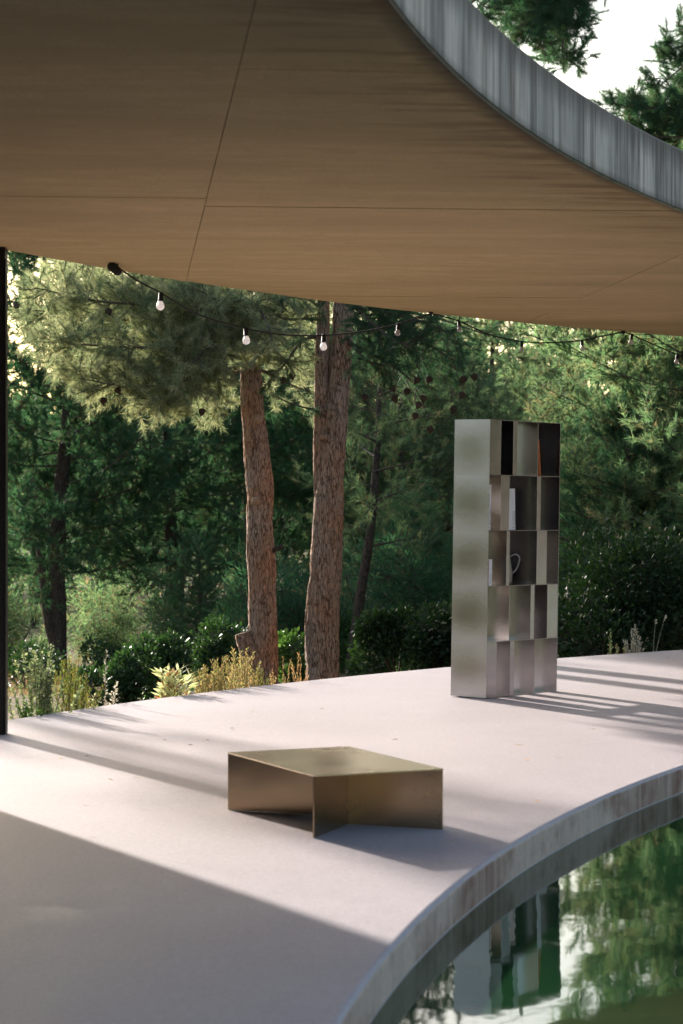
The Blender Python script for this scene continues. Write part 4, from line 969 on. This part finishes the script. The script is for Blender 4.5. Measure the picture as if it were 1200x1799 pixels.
# ------------------------------------------------------------------ string lights under the roof edge
sl_ = empty('string_lights', at(757, 552, 19.6)); tag(sl_, 'string of small white bulbs on black cable hung under the roof edge', 'string lights')
O = Vector(sl_.location)
def roofY(px, inset=.12):
    for Y in np.arange(13, 26, .01):
        x = (px - HX) / F * Y
        if math.hypot(x - CX, Y - CY) > roof_out(math.atan2(Y - CY, CX - x)) - inset: return Y
    return 22
def sp_(px, py, inset=.12): return at(px, py, roofY(px, inset))
h1, h2, h3 = sp_(203, 467, .25), sp_(757, 541, .10), sp_(1095, 581, .10)
for h in (h1, h2, h3): h.z = min(h.z, SOF - .012)
span1 = [h1, sp_(240, 492), sp_(283, 515), sp_(350, 553), sp_(432, 577), sp_(500, 588), sp_(569, 589), sp_(640, 582), sp_(700, 569), h2]
span2 = [h2, sp_(806, 564), sp_(860, 588), sp_(917, 600), sp_(965, 602), sp_(1022, 598), sp_(1060, 590), h3]
span3 = [h3, sp_(1110, 588), sp_(1150, 606), sp_(1200, 626), sp_(1260, 640), sp_(1330, 640)]
for pts in (span1, span2, span3):
    q = spline(pts, 60) - np.array(O); v, f = tube_geo(q, [.0062] * 60, 7); pyd('cable', v, f, M['rubber'], sl_, True)
for h in (h1, h2, h3):
    o = lathe('ceiling_hook', [(.001, -.02), (.012, -.016), (.014, 0), (.02, .004), (.02, .012), (.001, .012)], 12, M['rubber'], sl_); o.location = h - O
o = lathe('plug', [(.001, -.05), (.016, -.05), (.028, -.03), (.032, .03), (.024, .05), (.001, .052)], 14, M['rubber'], sl_); o.location = h1 - O + Vector((-.005, 0, -.02)); o.rotation_euler = (0, math.radians(-50), 0)
sock = None
n = NT('bulb_clear'); tr = n.n('ShaderNodeBsdfTransparent'); gl_ = n.n('ShaderNodeBsdfPrincipled'); gl_.inputs['Base Color'].default_value = (.5, .46, .44, 1); gl_.inputs['Roughness'].default_value = .12
mx = n.n('ShaderNodeMixShader'); mx.inputs[0].default_value = .55; n.l(tr.outputs[0], mx.inputs[1]); n.l(gl_.outputs[0], mx.inputs[2]); n.l(mx.outputs[0], n.out.inputs[0])
M['bulb_clear'] = n.m
for (px, py, tl) in [(283, 515, .05), (432, 577, -.04), (569, 589, .03), (700, 569, .1), (806, 564, -.1), (917, 600, .04), (1022, 598, -.08), (1110, 588, .12), (1190, 622, .1)]:
    p = sp_(px, py) - O
    if sock is None:
        sock = lathe('socket', [(.001, .012), (.016, .010), (.021, -.005), (.022, -.058), (.025, -.060), (.025, -.068), (.001, -.068)], 16, M['rubber'], sl_)
        bulb = lathe('bulb', [(.018, -.066), (.020, -.078), (.029, -.092), (.034, -.108), (.0335, -.122), (.027, -.136), (.014, -.145), (.001, -.147)], 18, M['bulb'], sock)
        s_, b_ = sock, bulb
    else:
        s_ = sock.copy(); COL.objects.link(s_); s_.parent = sl_; b_ = bulb.copy(); COL.objects.link(b_); b_.parent = s_
    s_.location = p; s_.rotation_euler = (tl * .5, tl, 0); s_.scale = ((.80,) * 3 if px < 600 else (.66,) * 3)
    if px > 600: b_.material_slots[0].link = 'OBJECT'; b_.material_slots[0].material = M['bulb_clear']

# fallen bits on the terrace
rng = np.random.default_rng(77); n = 50; P = []
while len(P) < n:
    px, py = rng.uniform(10, 1190), 1150 + 340 * rng.uniform(0, 1) ** 1.6
    x, y = fl((px, py)); d = math.hypot(x - CX, y - CY); t = math.atan2(y - CY, CX - x)
    if deck_in(t) + .1 < d < deck_out(t) - .03: P.append((x, y, .003))
a = rng.uniform(0, 6.28, n); V, I, r = leaves(np.array(P), np.stack([np.cos(a), np.sin(a), rng.uniform(0, .06, n)], 1), .07, .004, rng, .3)
tag(bulk('pine_needle_litter', V, I, 3, M['straw'], None, r), 'loose dry pine needles scattered on the terrace floor', 'litter', None, 'stuff')
lr = random.Random(12)
lm = pyd('dry_leaf', [(0, 0, .003), (.02, .012, .008), (.05, 0, .004), (.02, -.012, .006)], [(0, 1, 2), (0, 2, 3)], M['twig'])
spots = [(1020, 1244), (292, 1300), (330, 1310), (365, 1302), (410, 1280), (700, 1300), (150, 1330)]
for i, (px, py) in enumerate(spots):
    x, y = fl((px, py)); o = lm if i == 0 else lm.copy()
    if i: COL.objects.link(o)
    o.location = (x, y, .002); o.rotation_euler = (0, 0, lr.uniform(0, 6)); o.scale = (lr.uniform(.5, 1),) * 3
    tag(o, 'tiny dry leaf lying on the pale terrace floor', 'leaf', 'dry leaves on the terrace floor')
print('tris', sum(len(m.loops) - 2 * len(m.polygons) for m in bpy.data.meshes))
